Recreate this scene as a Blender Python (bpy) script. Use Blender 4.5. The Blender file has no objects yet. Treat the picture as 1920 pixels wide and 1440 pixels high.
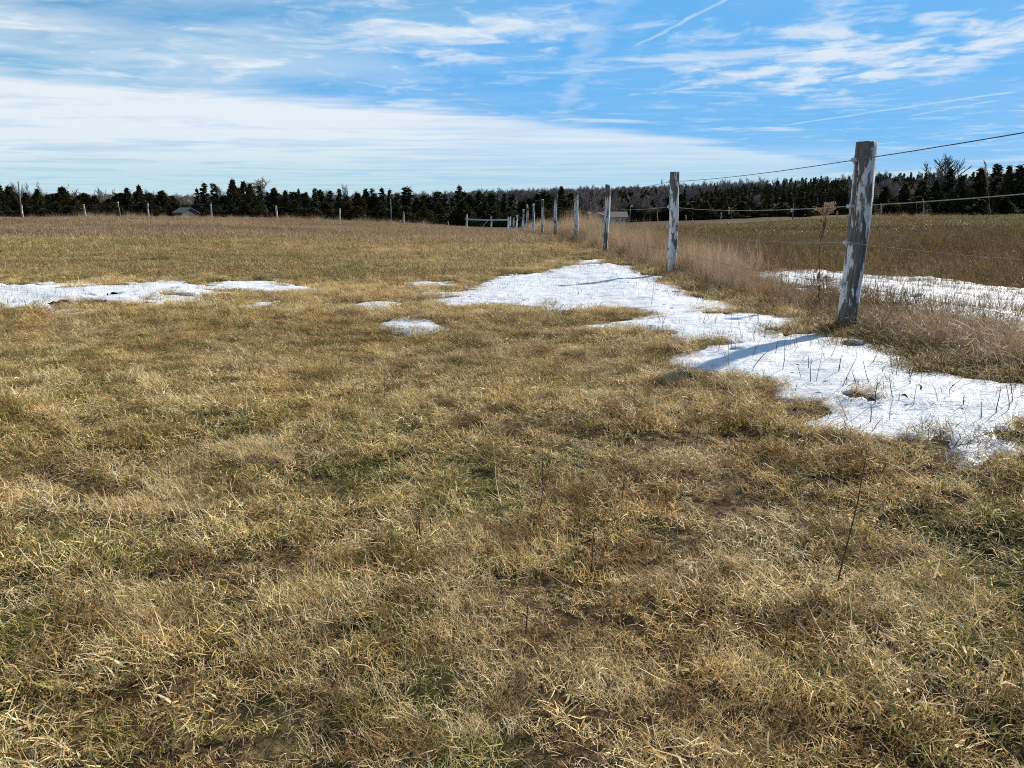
import bpy, math, random
import numpy as np
from mathutils import Vector

# ------------------------------------------------------------------ camera, light, exposure
R = math.radians
sc = bpy.context.scene
COL = sc.collection
EYE, FPX, HORIZON = 1.3, 1400.0, 410.0
PITCH = math.atan((720 - HORIZON) / FPX)
cam_data = bpy.data.cameras.new('camera')
cam_data.sensor_width = 36.0
cam_data.lens = 36.0 * FPX / 1920.0
cam_data.clip_start, cam_data.clip_end = 0.05, 12000
cam = bpy.data.objects.new('camera', cam_data)
cam.location = (0, 0, EYE)
cam.rotation_euler = (math.pi / 2 - PITCH, 0, 0)
COL.objects.link(cam)
sc.camera = cam

SUN_AZ, SUN_EL = 52.0, 35.0          # degrees to the right of the view direction (+Y), and above the horizon
sun_data = bpy.data.lights.new('sun', 'SUN')
sun_data.energy, sun_data.angle, sun_data.color = 4.9, R(1.6), (1.0, 0.93, 0.82)
sun = bpy.data.objects.new('sun', sun_data)
sdir = Vector((math.sin(R(SUN_AZ)) * math.cos(R(SUN_EL)), math.cos(R(SUN_AZ)) * math.cos(R(SUN_EL)), math.sin(R(SUN_EL))))
sun.rotation_euler = sdir.to_track_quat('Z', 'Y').to_euler()
COL.objects.link(sun)

sc.view_settings.view_transform = 'Standard'
sc.view_settings.look = 'None'
sc.view_settings.gamma = 1.0
sc.view_settings.exposure = 0.58
sc.view_settings.use_curve_mapping = False
sc.render.engine = 'CYCLES'
cy = sc.cycles
cy.max_bounces, cy.diffuse_bounces, cy.glossy_bounces, cy.transmission_bounces, cy.transparent_max_bounces = 3, 1, 1, 2, 4
cy.caustics_reflective = cy.caustics_refractive = False
cy.use_adaptive_sampling = False
cy.use_denoising = False
cy.sample_clamp_indirect = 6.0
cy.filter_width = 1.05


class Nodes:
    """Small wrapper that wires shader nodes by python expressions."""
    def __init__(self, tree):
        self.t = tree
        tree.nodes.clear()

    def n(self, kind, ins=None, **props):
        nd = self.t.nodes.new(kind)
        for k, v in props.items():
            setattr(nd, k, v)
        for k, v in (ins or {}).items():
            self.put(nd, k, v)
        return nd

    def put(self, nd, k, v):
        s = nd.inputs[k]
        if isinstance(v, bpy.types.NodeSocket):
            self.t.links.new(v, s)
        elif isinstance(v, bpy.types.Node):
            self.t.links.new(v.outputs[0], s)
        else:
            if hasattr(s.default_value, '__len__') and hasattr(v, '__len__') and len(s.default_value) == 4 and len(v) == 3:
                v = (*v, 1.0)
            s.default_value = v

    def m(self, op, a, b=None, c=None, clamp=False):
        nd = self.n('ShaderNodeMath', operation=op, use_clamp=clamp)
        for i, v in enumerate((a, b, c)):
            if v is not None:
                self.put(nd, i, v)
        return nd.outputs[0]

    def vm(self, op, a, b=None):
        nd = self.n('ShaderNodeVectorMath', operation=op)
        self.put(nd, 0, a)
        if b is not None:
            self.put(nd, 1, b)
        return nd.outputs['Value' if op in ('DOT_PRODUCT', 'LENGTH', 'DISTANCE') else 'Vector']

    def ss(self, x, lo, hi):
        nd = self.n('ShaderNodeMapRange', interpolation_type='SMOOTHSTEP')
        self.put(nd, 0, x)
        for i, v in zip((1, 2, 3, 4), (lo, hi, 0.0, 1.0)):
            nd.inputs[i].default_value = v
        return nd.outputs[0]

    def lin(self, x, lo, hi, a=0.0, b=1.0):
        nd = self.n('ShaderNodeMapRange')
        self.put(nd, 0, x)
        for i, v in zip((1, 2, 3, 4), (lo, hi, a, b)):
            nd.inputs[i].default_value = v
        return nd.outputs[0]

    def mix(self, f, a, b, mode='MIX'):
        nd = self.n('ShaderNodeMix', data_type='RGBA', blend_type=mode)
        self.put(nd, 0, f)
        self.put(nd, 6, a)
        self.put(nd, 7, b)
        return nd.outputs[2]

    dims = '3D'

    def noise(self, vec, scale, detail=3.0, rough=0.55, dist=0.0, out=0, dims=None):
        nd = self.n('ShaderNodeTexNoise', noise_dimensions=dims or self.dims)
        self.put(nd, 'Vector', vec)
        nd.inputs['Scale'].default_value = scale
        nd.inputs['Detail'].default_value = detail
        nd.inputs['Roughness'].default_value = rough
        nd.inputs['Distortion'].default_value = dist
        return nd.outputs[out]

    def mapping(self, vec, scale=(1, 1, 1), loc=(0, 0, 0), rot=(0, 0, 0)):
        nd = self.n('ShaderNodeMapping')
        self.put(nd, 'Vector', vec)
        nd.inputs['Scale'].default_value = scale
        nd.inputs['Location'].default_value = loc
        nd.inputs['Rotation'].default_value = rot
        return nd.outputs[0]

    def xyz(self, x, y, z=0.0):
        nd = self.n('ShaderNodeCombineXYZ')
        for i, v in enumerate((x, y, z)):
            self.put(nd, i, v)
        return nd.outputs[0]

    def ramp(self, f, stops):
        nd = self.n('ShaderNodeValToRGB')
        self.put(nd, 0, f)
        e = nd.color_ramp.elements
        while len(e) < len(stops):
            e.new(0.5)
        for el, (p, c) in zip(e, stops):
            el.position, el.color = p, (*c, 1.0)
        return nd.outputs[0]


def ray(px, py):
    """Direction in world space through a photograph pixel (1920x1440)."""
    xc, yc = (px - 960) / FPX, -(py - 720) / FPX
    return np.array([xc, math.cos(PITCH) + yc * math.sin(PITCH), -math.sin(PITCH) + yc * math.cos(PITCH)])


def cloud_pt(px, py):
    d = ray(px, py)
    return d[0] / d[2], d[1] / d[2]


def build_world():
    w = bpy.data.worlds.new('World')
    sc.world = w
    w.use_nodes = True
    w.cycles.sampling_method = 'NONE'
    N = Nodes(w.node_tree)
    N.dims = '2D'
    sky = N.n('ShaderNodeTexSky', sky_type='NISHITA', sun_disc=False, sun_elevation=R(SUN_EL), sun_rotation=R(SUN_AZ),
              altitude=250.0, air_density=1.0, dust_density=0.35, ozone_density=2.2)
    tc = N.n('ShaderNodeTexCoord')
    d = N.vm('NORMALIZE', tc.outputs['Generated'])
    sp = N.n('ShaderNodeSeparateXYZ', {0: d})
    dz = N.m('MAXIMUM', sp.outputs[2], 0.012)
    X, Y = N.m('DIVIDE', sp.outputs[0], dz), N.m('DIVIDE', sp.outputs[1], dz)   # a flat layer of cloud at unit height
    P = N.xyz(X, Y)
    el = sp.outputs[2]
    base = N.n('ShaderNodeHueSaturation', {'Color': sky.outputs[0], 'Saturation': 1.42, 'Hue': 0.492, 'Value': 1.22}).outputs[0]

    base = N.mix(0.9, base, (1.25, 4.1, 8.0), 'DARKEN')
    warp = N.noise(P, 0.8, 4, out=1)
    Pw = N.vm('ADD', P, N.vm('MULTIPLY', N.vm('SUBTRACT', warp, (0.5, 0.5, 0.5)), (0.7, 0.6, 0)))
    # the broad veil whose long edge runs from upper left down towards the right
    pts = [cloud_pt(0, 126), cloud_pt(600, 178), cloud_pt(1180, 240), cloud_pt(1560, 298)]
    qa, qb, qc = np.polyfit([p[0] for p in pts], [p[1] for p in pts], 2)
    Xc = N.m('MINIMUM', N.m('MAXIMUM', X, -9.0), 9.0)
    edge = N.m('ADD', N.m('MULTIPLY', Xc, N.m('ADD', N.m('MULTIPLY', Xc, float(qa)), float(qb))), float(qc))
    side = N.m('MULTIPLY', N.m('SUBTRACT', Y, edge), 0.75)
    streak = N.mapping(Pw, (0.4, 1.15, 1), rot=(0, 0, R(-39)))
    edge_n = N.noise(streak, 0.8, 6, 0.62)
    veil_d = N.m('ADD', side, N.m('MULTIPLY', N.m('SUBTRACT', edge_n, 0.5), 1.5))
    veil = N.m('MULTIPLY', N.ss(veil_d, -0.12, 0.75), N.lin(N.noise(N.mapping(Pw, (0.25, 1.3, 1), rot=(0, 0, R(-36))), 0.9, 6, 0.68), 0.28, 0.68, 0.5, 1.0))
    az = N.m('DIVIDE', X, N.m('MAXIMUM', Y, 0.2))
    # right of the blue gap the veil breaks into separate banks
    thin = N.lin(N.ss(az, 0.34, 0.50), 0, 1, 1.0, 0.0)
    banks = N.m('MULTIPLY', N.ss(N.noise(N.mapping(P, (0.22, 0.30, 1), (2.2, 5.0, 0)), 1.0, 4, 0.55), 0.44, 0.60), N.ss(Y, 10.0, 15.0))
    veil = N.m('MAXIMUM', N.m('MULTIPLY', veil, thin), N.m('MULTIPLY', banks, 0.9))
    # thin high veil over the left half
    thinveil = N.m('MULTIPLY', N.ss(N.noise(N.mapping(Pw, (0.55, 0.8, 1), (3, 1, 0), (0, 0, R(-25))), 0.9, 5, 0.58), 0.30, 0.72),
                   N.lin(N.ss(az, -0.5, 0.10), 0, 1, 0.72, 0.08))
    # flocks of small ragged clouds, upper right and upper middle, and loose streaks
    cell = N.noise(N.mapping(Pw, (1.0, 0.95, 1), (7.3, 2.1, 0), (0, 0, R(14))), 2.7, 7, 0.60, 0.2)
    patch = N.noise(P, 0.45, 2)
    near_patch = N.ss(N.vm('DISTANCE', N.mapping(P, (1, 0.8, 1)), (2.15, 5.2 * 0.8, 0)), 1.75, 0.3)
    near_patch2 = N.m('MULTIPLY', N.ss(N.vm('DISTANCE', P, (-0.2, 4.35, 0)), 1.15, 0.2), 0.85)
    cover = N.m('ADD', N.m('MAXIMUM', near_patch, near_patch2), N.m('MULTIPLY', N.ss(patch, 0.5, 0.75), 0.35))
    flock = N.m('MULTIPLY', N.ss(N.m('ADD', cell, N.m('MULTIPLY', cover, 0.20)), 0.52, 0.86), N.lin(cover, 0.0, 1.0, 0.5, 0.92))
    loose = N.m('MULTIPLY', N.ss(N.noise(N.mapping(Pw, (0.55, 1.0, 1), (1.7, 4.4, 0), (0, 0, R(6))), 1.3, 6, 0.62), 0.53, 0.76), 0.62)

    wobble = N.vm('SUBTRACT', N.noise(P, 2.2, 3, out=1), (0.5, 0.5, 0.5))
    breakup = N.lin(N.noise(P, 5.0, 3), 0.3, 0.7, 0.45, 1.0)

    def trail(a, b, wdt, soft, amount, wob=0.03):
        (ax, ay), (bx, by) = cloud_pt(*a), cloud_pt(*b)
        L = math.hypot(bx - ax, by - ay); ux, uy = (bx - ax) / L, (by - ay) / L
        rel = N.vm('SUBTRACT', N.vm('ADD', P, N.vm('MULTIPLY', wobble, (wob * 6, wob * 6, 0))), (ax, ay, 0))
        along = N.vm('DOT_PRODUCT', rel, (ux, uy, 0))
        off = N.m('ABSOLUTE', N.vm('DOT_PRODUCT', rel, (-uy, ux, 0)))
        m = N.m('MULTIPLY', N.ss(off, wdt + soft, wdt), N.m('MULTIPLY', N.ss(along, -0.04, 0.1 * L), N.ss(along, L * 1.03, L * 0.9)))
        return N.m('MULTIPLY', m, N.m('MULTIPLY', amount, breakup))
    trails = [trail((1190, 90), (1400, -26), 0.002, 0.024, 0.5, 0.02), trail((1455, 237), (1925, 168), 0.01, 0.06, 0.55, 0.02),
              trail((1060, 205), (1145, -10), 0.03, 0.09, 0.3, 0.05), trail((1700, 218), (1870, 188), 0.01, 0.04, 0.5, 0.02)]
    tr = trails[0]
    for t in trails[1:]:
        tr = N.m('MAXIMUM', tr, t)
    dens = N.m('MAXIMUM', N.m('MAXIMUM', flock, veil), N.m('MAXIMUM', loose, tr))
    dens = N.m('MINIMUM', N.m('ADD', N.m('MULTIPLY', dens, 0.86), N.m('MULTIPLY', thinveil, 0.82)), 0.92)
    # distant cloud is seen through more air: bluer and less bright
    ccol = N.mix(N.ss(Y, 7.0, 19.0), (7.7, 8.2, 8.6), (5.3, 7.0, 7.7))
    dens = N.m('MAXIMUM', dens, N.m('MULTIPLY', N.ss(Y, 9.0, 26.0), 0.62))
    col = N.mix(dens, base, ccol)
    bg = N.n('ShaderNodeBackground', {'Color': col, 'Strength': 0.0735})
    out = N.n('ShaderNodeOutputWorld')
    w.node_tree.links.new(bg.outputs[0], out.inputs[0])


build_world()

# ------------------------------------------------------------------ terrain height
rng = np.random.default_rng(7)
random.seed(7)


def _hash(ix, iy, seed):
    h = (ix.astype(np.int64) * 374761393 + iy.astype(np.int64) * 668265263 + seed * 974711) & 0x7fffffff
    h = ((h ^ (h >> 13)) * 1274126177) & 0x7fffffff
    return ((h ^ (h >> 16)) & 0xffff) / 65535.0


def vnoise(x, y, scale, seed=0):
    x, y = np.asarray(x, float) / scale, np.asarray(y, float) / scale
    ix, iy = np.floor(x), np.floor(y)
    fx, fy = x - ix, y - iy
    fx, fy = fx * fx * (3 - 2 * fx), fy * fy * (3 - 2 * fy)
    ix, iy = ix.astype(np.int64), iy.astype(np.int64)
    a, b = _hash(ix, iy, seed), _hash(ix + 1, iy, seed)
    c, d = _hash(ix, iy + 1, seed), _hash(ix + 1, iy + 1, seed)
    return (a * (1 - fx) + b * fx) * (1 - fy) + (c * (1 - fx) + d * fx) * fy - 0.5


COLS_PX = np.array([-700, 0, 300, 500, 640, 760, 900, 1050, 1260, 1600, 1920, 2600.])
ROWS_Y = np.array([0, 3, 6.6, 13, 19.4, 26, 33, 50, 74, 90, 120, 200, 300, 500, 1000, 2500.])
TAB = np.array([
    [0] * 12,
    [.03, .03, .03, .03, .03, .03, .03, .05, .07, .09, .09, .09],
    [.15, .15, .15, .15, .15, .15, .17, .2, .29, .39, .34, .32],
    [.35, .35, .33, .3, .3, .3, .3, .33, .37, .29, .29, .3],
    [.5, .5, .45, .42, .4, .4, .4, .42, .45, .45, .45, .5],
    [.7, .65, .6, .55, .5, .45, .45, .5, .6, .62, .68, .7],
    [.85, .8, .75, .65, .55, .5, .45, .55, .72, .8, .88, .9],
    [1.15, 1.12, 1.1, .95, .75, .58, .42, .32, .50, 1.08, 1.25, 1.3],
    [1.35, 1.3, 1.38, 1.22, .9, .72, .1, -.2, .42, 1.3, 1.6, 1.7],
    [1.2, 1.1, 1.1, 1.0, .6, .45, -.05, -.35, .32, 1.2, 1.5, 1.5],
    [.5, .5, .5, .4, .2, 0, -.35, -.6, .15, 1.0, 1.3, 1.3],
    [0, 0, 0, 0, -.3, -.7, -1, -1., -.1, .5, 1, 1],
    [0, 0, 0, 0, 0, -.5, -1, -1, .2, 2.5, 4, 4],
    [2, 2, 2, 2, 2, 2, 3, 5, 11, 19, 20, 20],
    [20, 20, 18, 16, 16, 19, 24, 27, 28, 28, 26, 25],
    [20] * 12])
_u = (COLS_PX - 960) / FPX
_fu = np.linspace(_u[0], _u[-1], 260)
_tt = np.log1p(ROWS_Y / 3)
_ft = np.linspace(0, _tt[-1], 420)
_tmp = np.array([np.interp(_fu, _u, r) for r in TAB])
_fine = np.array([np.interp(_ft, _tt, _tmp[:, j]) for j in range(_tmp.shape[1])]).T


def _smooth(a, k, axis):
    pad = [(0, 0), (0, 0)]; pad[axis] = (k, k)
    p = np.pad(a, pad, mode='edge')
    c = np.cumsum(p, axis=axis)
    c = np.insert(c, 0, 0, axis=axis)
    n = a.shape[axis]
    sl = lambda s: tuple(slice(s, s + n) if i == axis else slice(None) for i in range(2))
    return (c[sl(2 * k + 1)] - c[sl(0)]) / (2 * k + 1)


for _ in range(2):
    _fine = _smooth(_smooth(_fine, 4, 0), 5, 1)


def hs(x, y):
    """Smooth terrain height."""
    x, y = np.asarray(x, float), np.asarray(y, float)
    t = np.log1p(np.clip(y, 0, 2500) / 3) / _ft[-1] * (len(_ft) - 1)
    u = (np.clip(x / np.maximum(y, 0.4), _fu[0], _fu[-1]) - _fu[0]) / (_fu[-1] - _fu[0]) * (len(_fu) - 1)
    i, j = np.clip(t.astype(int), 0, len(_ft) - 2), np.clip(u.astype(int), 0, len(_fu) - 2)
    a, b = t - i, u - j
    sm = lambda q, lo, hi: (lambda t_: t_ * t_ * (3 - 2 * t_))(np.clip((q - lo) / (hi - lo), 0, 1))
    bank = 0.30 * sm(x, 1.5, 3.3) * (1 - sm(y, 2.8, 6.6))
    return bank + (_fine[i, j] * (1 - b) + _fine[i, j + 1] * b) * (1 - a) + (_fine[i + 1, j] * (1 - b) + _fine[i + 1, j + 1] * b) * a


def h(x, y):
    far = 1 + np.clip(np.hypot(x, y) / 150, 0, 4)
    return hs(x, y) + 0.06 * vnoise(x, y, 1.7, 1) + 0.055 * vnoise(x, y, 0.55, 2) + 0.028 * vnoise(x, y, 0.22, 3) + 0.16 * far * vnoise(x, y, 9, 4)


def hm(x, y):
    far = 1 + np.clip(np.hypot(x, y) / 150, 0, 4)
    return hs(x, y) + 0.06 * vnoise(x, y, 1.7, 1) + 0.16 * far * vnoise(x, y, 9, 4)


def ground(px, py):
    """Where the sight line through a pixel meets the ground."""
    d = ray(px, py)
    lo, t = 0.5, 0.5
    while t < 3000:
        p = d * t
        if EYE + p[2] < float(hm(p[0], p[1])):
            break
        lo = t
        t *= 1.02
    hi = t
    for _ in range(30):
        mid = (lo + hi) / 2
        p = d * mid
        if EYE + p[2] < float(hm(p[0], p[1])): hi = mid
        else: lo = mid
    p = d * hi
    return p[0], p[1]


def at_depth(px, Y, py=HORIZON):
    """World x for a pixel column at distance Y."""
    d = ray(px, py)
    return d[0] / d[1] * Y


def z_at(py, Y):
    d = ray(960, py)
    return EYE + d[2] / d[1] * Y


FENCE_X0, FENCE_U = 3.36, -0.0445
def fence_x(y): return FENCE_X0 + FENCE_U * y

# ------------------------------------------------------------------ mesh helpers
def new_mesh(name, verts, faces, mat=None, smooth=False, tone=None):
    me = bpy.data.meshes.new(name)
    me.from_pydata([tuple(map(float, v)) for v in verts], [], [tuple(map(int, f)) for f in faces])
    if mat: me.materials.append(mat)
    if smooth: me.polygons.foreach_set('use_smooth', np.ones(len(me.polygons), bool))
    if tone is not None:
        a = me.attributes.new('tone', 'FLOAT_COLOR', 'POINT')
        a.data.foreach_set('color', np.asarray(tone, np.float32).ravel())
    me.update()
    return me


def link(name, me, parent=None, loc=None, **props):
    o = bpy.data.objects.new(name, me)
    COL.objects.link(o)
    if parent: o.parent = parent
    if loc is not None: o.location = loc
    for k, v in props.items(): o[k] = v
    return o


class MB:
    """Collects boxes, tubes and polygons into one mesh."""
    def __init__(s): s.v, s.f = [], []

    def add(s, v, f):
        o = len(s.v)
        s.v += [tuple(p) for p in v]
        s.f += [tuple(i + o for i in q) for q in f]
        return s

    def box(s, x0, x1, y0, y1, z0, z1):
        v = [(x, y, z) for z in (z0, z1) for y in (y0, y1) for x in (x0, x1)]
        return s.add(v, [(0, 2, 3, 1), (4, 5, 7, 6), (0, 1, 5, 4), (2, 6, 7, 3), (0, 4, 6, 2), (1, 3, 7, 5)])

    def tube(s, pts, radii, n=6, caps=True):
        pts = [Vector(p) for p in pts]
        if not hasattr(radii, '__len__'): radii = [radii] * len(pts)
        rings = []
        for i, p in enumerate(pts):
            t = (pts[min(i + 1, len(pts) - 1)] - pts[max(i - 1, 0)]).normalized()
            a = t.cross(Vector((0.13, 0.31, 0.94)) if abs(t.z) < 0.9 else Vector((1, 0.05, 0))).normalized()
            b = t.cross(a)
            rings.append([p + (a * math.cos(k * 2 * math.pi / n) + b * math.sin(k * 2 * math.pi / n)) * radii[i] for k in range(n)])
        v = [q for r_ in rings for q in r_]
        f = [(i * n + k, i * n + (k + 1) % n, (i + 1) * n + (k + 1) % n, (i + 1) * n + k) for i in range(len(pts) - 1) for k in range(n)]
        if caps: f += [tuple(range(n))[::-1], tuple(range((len(pts) - 1) * n, len(pts) * n))]
        return s.add(v, f)

    def mesh(s, name, mat, smooth=False): return new_mesh(name, s.v, s.f, mat, smooth)


# ------------------------------------------------------------------ materials
def material(name):
    m = bpy.data.materials.new(name)
    m.use_nodes = True
    return m, Nodes(m.node_tree)


def finish(N, col, rough=0.8, spec=0.3, bump=None, strength=0.3, dist=0.02, trans=0.0, tcol=None, metallic=0.0):
    b = N.n('ShaderNodeBsdfPrincipled', {'Base Color': col, 'Roughness': rough, 'Specular IOR Level': spec, 'Metallic': metallic})
    if bump is not None:
        bn = N.n('ShaderNodeBump', {'Height': bump, 'Strength': strength, 'Distance': dist})
        N.put(b, 'Normal', bn.outputs[0])
    sh = b.outputs[0]
    if trans:
        tr = N.n('ShaderNodeBsdfTranslucent', {'Color': tcol if tcol is not None else col})
        mx = N.n('ShaderNodeMixShader', {0: trans, 1: sh, 2: tr.outputs[0]})
        sh = mx.outputs[0]
    o = N.n('ShaderNodeOutputMaterial')
    N.t.links.new(sh, o.inputs[0])
    return b


def world_pos(N):
    return N.n('ShaderNodeNewGeometry').outputs['Position']


def pasture_tones(N, pos):
    """(greenness, warmth, darkness) over the field, from the place alone."""
    flat = N.vm('MULTIPLY', pos, (1, 1, 0))
    big = N.noise(N.mapping(flat, (0.35, 1.0, 1)), 0.16, 2, 0.6, dims='2D')
    mid = N.noise(flat, 0.75, 3, 0.6, dims='2D')
    small = N.noise(flat, 2.6, 2, 0.6, dims='2D')
    tint = N.noise(N.mapping(flat, loc=(31, 17, 0)), 1.1, 2, 0.6, dims='2D')
    return big, mid, small, tint


def make_grass_mat(name, straw, green, green_amount, trans=0.24, warm=(0.99, 0.93, 0.81), spec=0.25, dark=0.92):
    m, N = material(name)
    pos = world_pos(N)
    big, mid, small, tint = pasture_tones(N, pos)
    at = N.n('ShaderNodeAttribute', attribute_name='tone', attribute_type='GEOMETRY')
    s = N.n('ShaderNodeSeparateColor', {0: at.outputs['Color']})
    r, g, along = s.outputs[0], s.outputs[1], s.outputs[2]
    inst = N.n('ShaderNodeAttribute', attribute_name='itone', attribute_type='INSTANCER').outputs['Fac']
    c = N.ramp(N.m('ADD', N.m('MULTIPLY', r, 0.8), N.m('MULTIPLY', inst, 0.2)), straw)
    band = N.noise(N.mapping(N.vm('MULTIPLY', pos, (1, 1, 0)), (0.12, 0.55, 1), (5, 9, 0)), 0.5, 3, 0.6, dims='2D')
    c = N.mix(1.0, c, N.ramp(band, [(0.3, (0.66, 0.58, 0.52)), (0.52, (0.95, 0.92, 0.9)), (0.7, (1.12, 1.06, 1.0))]), 'MULTIPLY')
    thatch = N.ss(N.noise(N.mapping(N.vm('MULTIPLY', pos, (1, 1, 0)), (0.8, 1.1, 1), (13, 3, 0)), 3.6, 4, 0.7, dims='2D'), 0.48, 0.60)
    c = N.mix(N.m('MULTIPLY', thatch, dark), c, N.mix(1.0, c, (0.42, 0.34, 0.27), 'MULTIPLY'))
    c = N.mix(N.ss(tint, 0.45, 0.68), c, N.mix(1.0, c, warm, 'MULTIPLY'))
    gr = N.ramp(r, green)
    gm = N.m('ADD', N.m('ADD', N.m('MULTIPLY', mid, 0.55), N.m('MULTIPLY', big, 0.45)), N.m('MULTIPLY', small, 0.45))
    gm = N.m('ADD', N.m('SUBTRACT', gm, 0.725), N.m('MULTIPLY', N.m('SUBTRACT', g, 0.5), 0.6))
    gf = N.ss(N.m('ADD', gm, green_amount), -0.02, 0.14)
    c = N.mix(gf, c, gr)
    finish(N, c, rough=0.55, spec=spec, trans=trans)
    return m


STRAW = [(0.0, (0.09, 0.052, 0.022)), (0.33, (0.43, 0.285, 0.108)), (0.66, (0.85, 0.635, 0.285)), (1.0, (0.95, 0.83, 0.54))]
GREEN = [(0.0, (0.045, 0.054, 0.011)), (0.6, (0.20, 0.195, 0.036)), (1.0, (0.43, 0.395, 0.11))]
BROWN = [(0.0, (0.07, 0.045, 0.022)), (0.5, (0.25, 0.172, 0.08)), (1.0, (0.54, 0.41, 0.22))]
PINK = [(0.0, (0.12, 0.075, 0.042)), (0.45, (0.50, 0.37, 0.23)), (1.0, (0.80, 0.65, 0.44))]
M = {}
M['grass'] = make_grass_mat('pasture_grass', STRAW, GREEN, -0.062)
M['far_grass'] = make_grass_mat('far_pasture_grass', [(0.0, (0.16, 0.105, 0.06)), (0.4, (0.37, 0.26, 0.15)), (1.0, (0.64, 0.49, 0.32))], GREEN, -0.28, spec=0.1, dark=0.5)
M['weed'] = make_grass_mat('field_weeds', BROWN, GREEN, -0.015, spec=0.1)
M['tall'] = make_grass_mat('tall_dry_grass', PINK, GREEN, -0.6, warm=(0.98, 0.92, 0.85), spec=0.2, dark=0.45)


def make_ground_mat():
    m, N = material('ground')
    pos = world_pos(N)
    big, mid, small, tint = pasture_tones(N, pos)
    fine = N.noise(pos, 22, 4, 0.65)
    c = N.ramp(fine, [(0.25, (0.020, 0.014, 0.008)), (0.5, (0.075, 0.050, 0.026)), (0.75, (0.24, 0.165, 0.08))])
    c = N.mix(N.ss(N.m('ADD', N.m('MULTIPLY', mid, 0.6), N.m('MULTIPLY', big, 0.4)), 0.48, 0.62), c, N.mix(fine, (0.012, 0.014, 0.005), (0.06, 0.062, 0.019)))
    sp = N.n('ShaderNodeSeparateXYZ', {0: pos})
    over = N.m('SUBTRACT', sp.outputs[0], N.m('ADD', FENCE_X0, N.m('MULTIPLY', sp.outputs[1], FENCE_U)))
    c = N.mix(N.ss(over, 0.2, 1.5), c, N.mix(1.0, c, (0.85, 0.8, 0.7), 'MULTIPLY'))
    finish(N, c, rough=0.95, spec=0.1, bump=N.noise(pos, 30, 5, 0.7), strength=0.8, dist=0.03)
    return m


M['ground'] = make_ground_mat()


def make_snow_mat():
    m, N = material('snow')
    pos = world_pos(N)
    n1 = N.noise(N.mapping(pos, (0.5, 1.0, 1)), 5, 6, 0.66)
    n2 = N.noise(pos, 60, 2, 0.6)
    dirt = N.m('MULTIPLY', N.ss(N.noise(pos, 2.2, 3, 0.6), 0.5, 0.7), N.ss(N.noise(pos, 26, 4, 0.7), 0.50, 0.72))
    c = N.mix(N.ss(N.noise(pos, 3.5, 5, 0.7), 0.45, 0.75), (0.655, 0.67, 0.69), (0.56, 0.565, 0.57))
    rim = N.n('ShaderNodeSeparateColor', {0: N.n('ShaderNodeAttribute', attribute_name='tone', attribute_type='GEOMETRY').outputs['Color']}).outputs[0]
    wet = N.m('MULTIPLY', N.m('SUBTRACT', 1.0, rim), N.ss(N.noise(pos, 18, 4, 0.7), 0.35, 0.6))
    c = N.mix(N.m('MULTIPLY', wet, 0.8), c, (0.33, 0.31, 0.27))
    c = N.mix(N.m('MULTIPLY', dirt, 0.75), c, (0.30, 0.25, 0.19))
    finish(N, c, rough=0.5, spec=0.4, bump=N.m('ADD', n1, N.m('MULTIPLY', n2, 0.06)), strength=0.8, dist=0.07)
    return m


M['snow'] = make_snow_mat()


def make_post_mat():
    m, N = material('peeling_painted_wood')
    tc = N.n('ShaderNodeTexCoord').outputs['Object']
    oi = N.n('ShaderNodeObjectInfo').outputs['Random']
    p = N.vm('ADD', tc, N.xyz(N.m('MULTIPLY', oi, 37.0), N.m('MULTIPLY', oi, 11.0), N.m('MULTIPLY', oi, 53.0)))
    grain = N.noise(N.mapping(p, (1, 1, 0.06)), 60, 4, 0.6)
    wood = N.ramp(grain, [(0.3, (0.045, 0.038, 0.033)), (0.55, (0.15, 0.13, 0.112)), (0.75, (0.27, 0.24, 0.21))])
    flake = N.noise(N.mapping(p, (1, 1, 0.2)), 15, 6, 0.7)
    large = N.noise(N.mapping(p, (1, 1, 0.45)), 4.2, 3, 0.5)
    z = N.n('ShaderNodeSeparateXYZ', {0: tc}).outputs[2]
    top = N.ss(z, 1.3, 1.62)                       # the weathered top has lost most of its paint
    base = N.ss(z, 0.30, 0.0)
    f = N.m('ADD', N.m('MULTIPLY', flake, 0.65), N.m('MULTIPLY', large, 0.5))
    f = N.m('SUBTRACT', f, N.m('ADD', N.m('MULTIPLY', top, 0.10), N.m('MULTIPLY', base, 0.10)))
    paint = N.ss(f, 0.543, 0.565)
    white = N.mix(N.noise(p, 40, 3), (0.50, 0.495, 0.48), (0.70, 0.70, 0.69))
    c = N.mix(paint, wood, white)
    hgt = N.m('ADD', N.m('MULTIPLY', grain, 0.6), N.m('MULTIPLY', paint, 0.5))
    finish(N, c, rough=0.8, spec=0.25, bump=hgt, strength=0.7, dist=0.006)
    return m


M['post'] = make_post_mat()


def noisy_mat(name, c0, c1, scale=8.0, rough=0.75, spec=0.3, stretch=(1, 1, 1), bump=0.3, metallic=0.0, trans=0.0, dist=0.01):
    m, N = material(name)
    tc = N.n('ShaderNodeTexCoord').outputs['Object']
    n = N.noise(N.mapping(tc, stretch), scale, 4, 0.6)
    c = N.mix(N.ss(n, 0.3, 0.7), c0, c1)
    finish(N, c, rough=rough, spec=spec, bump=n, strength=bump, dist=dist, metallic=metallic, trans=trans)
    return m


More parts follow.
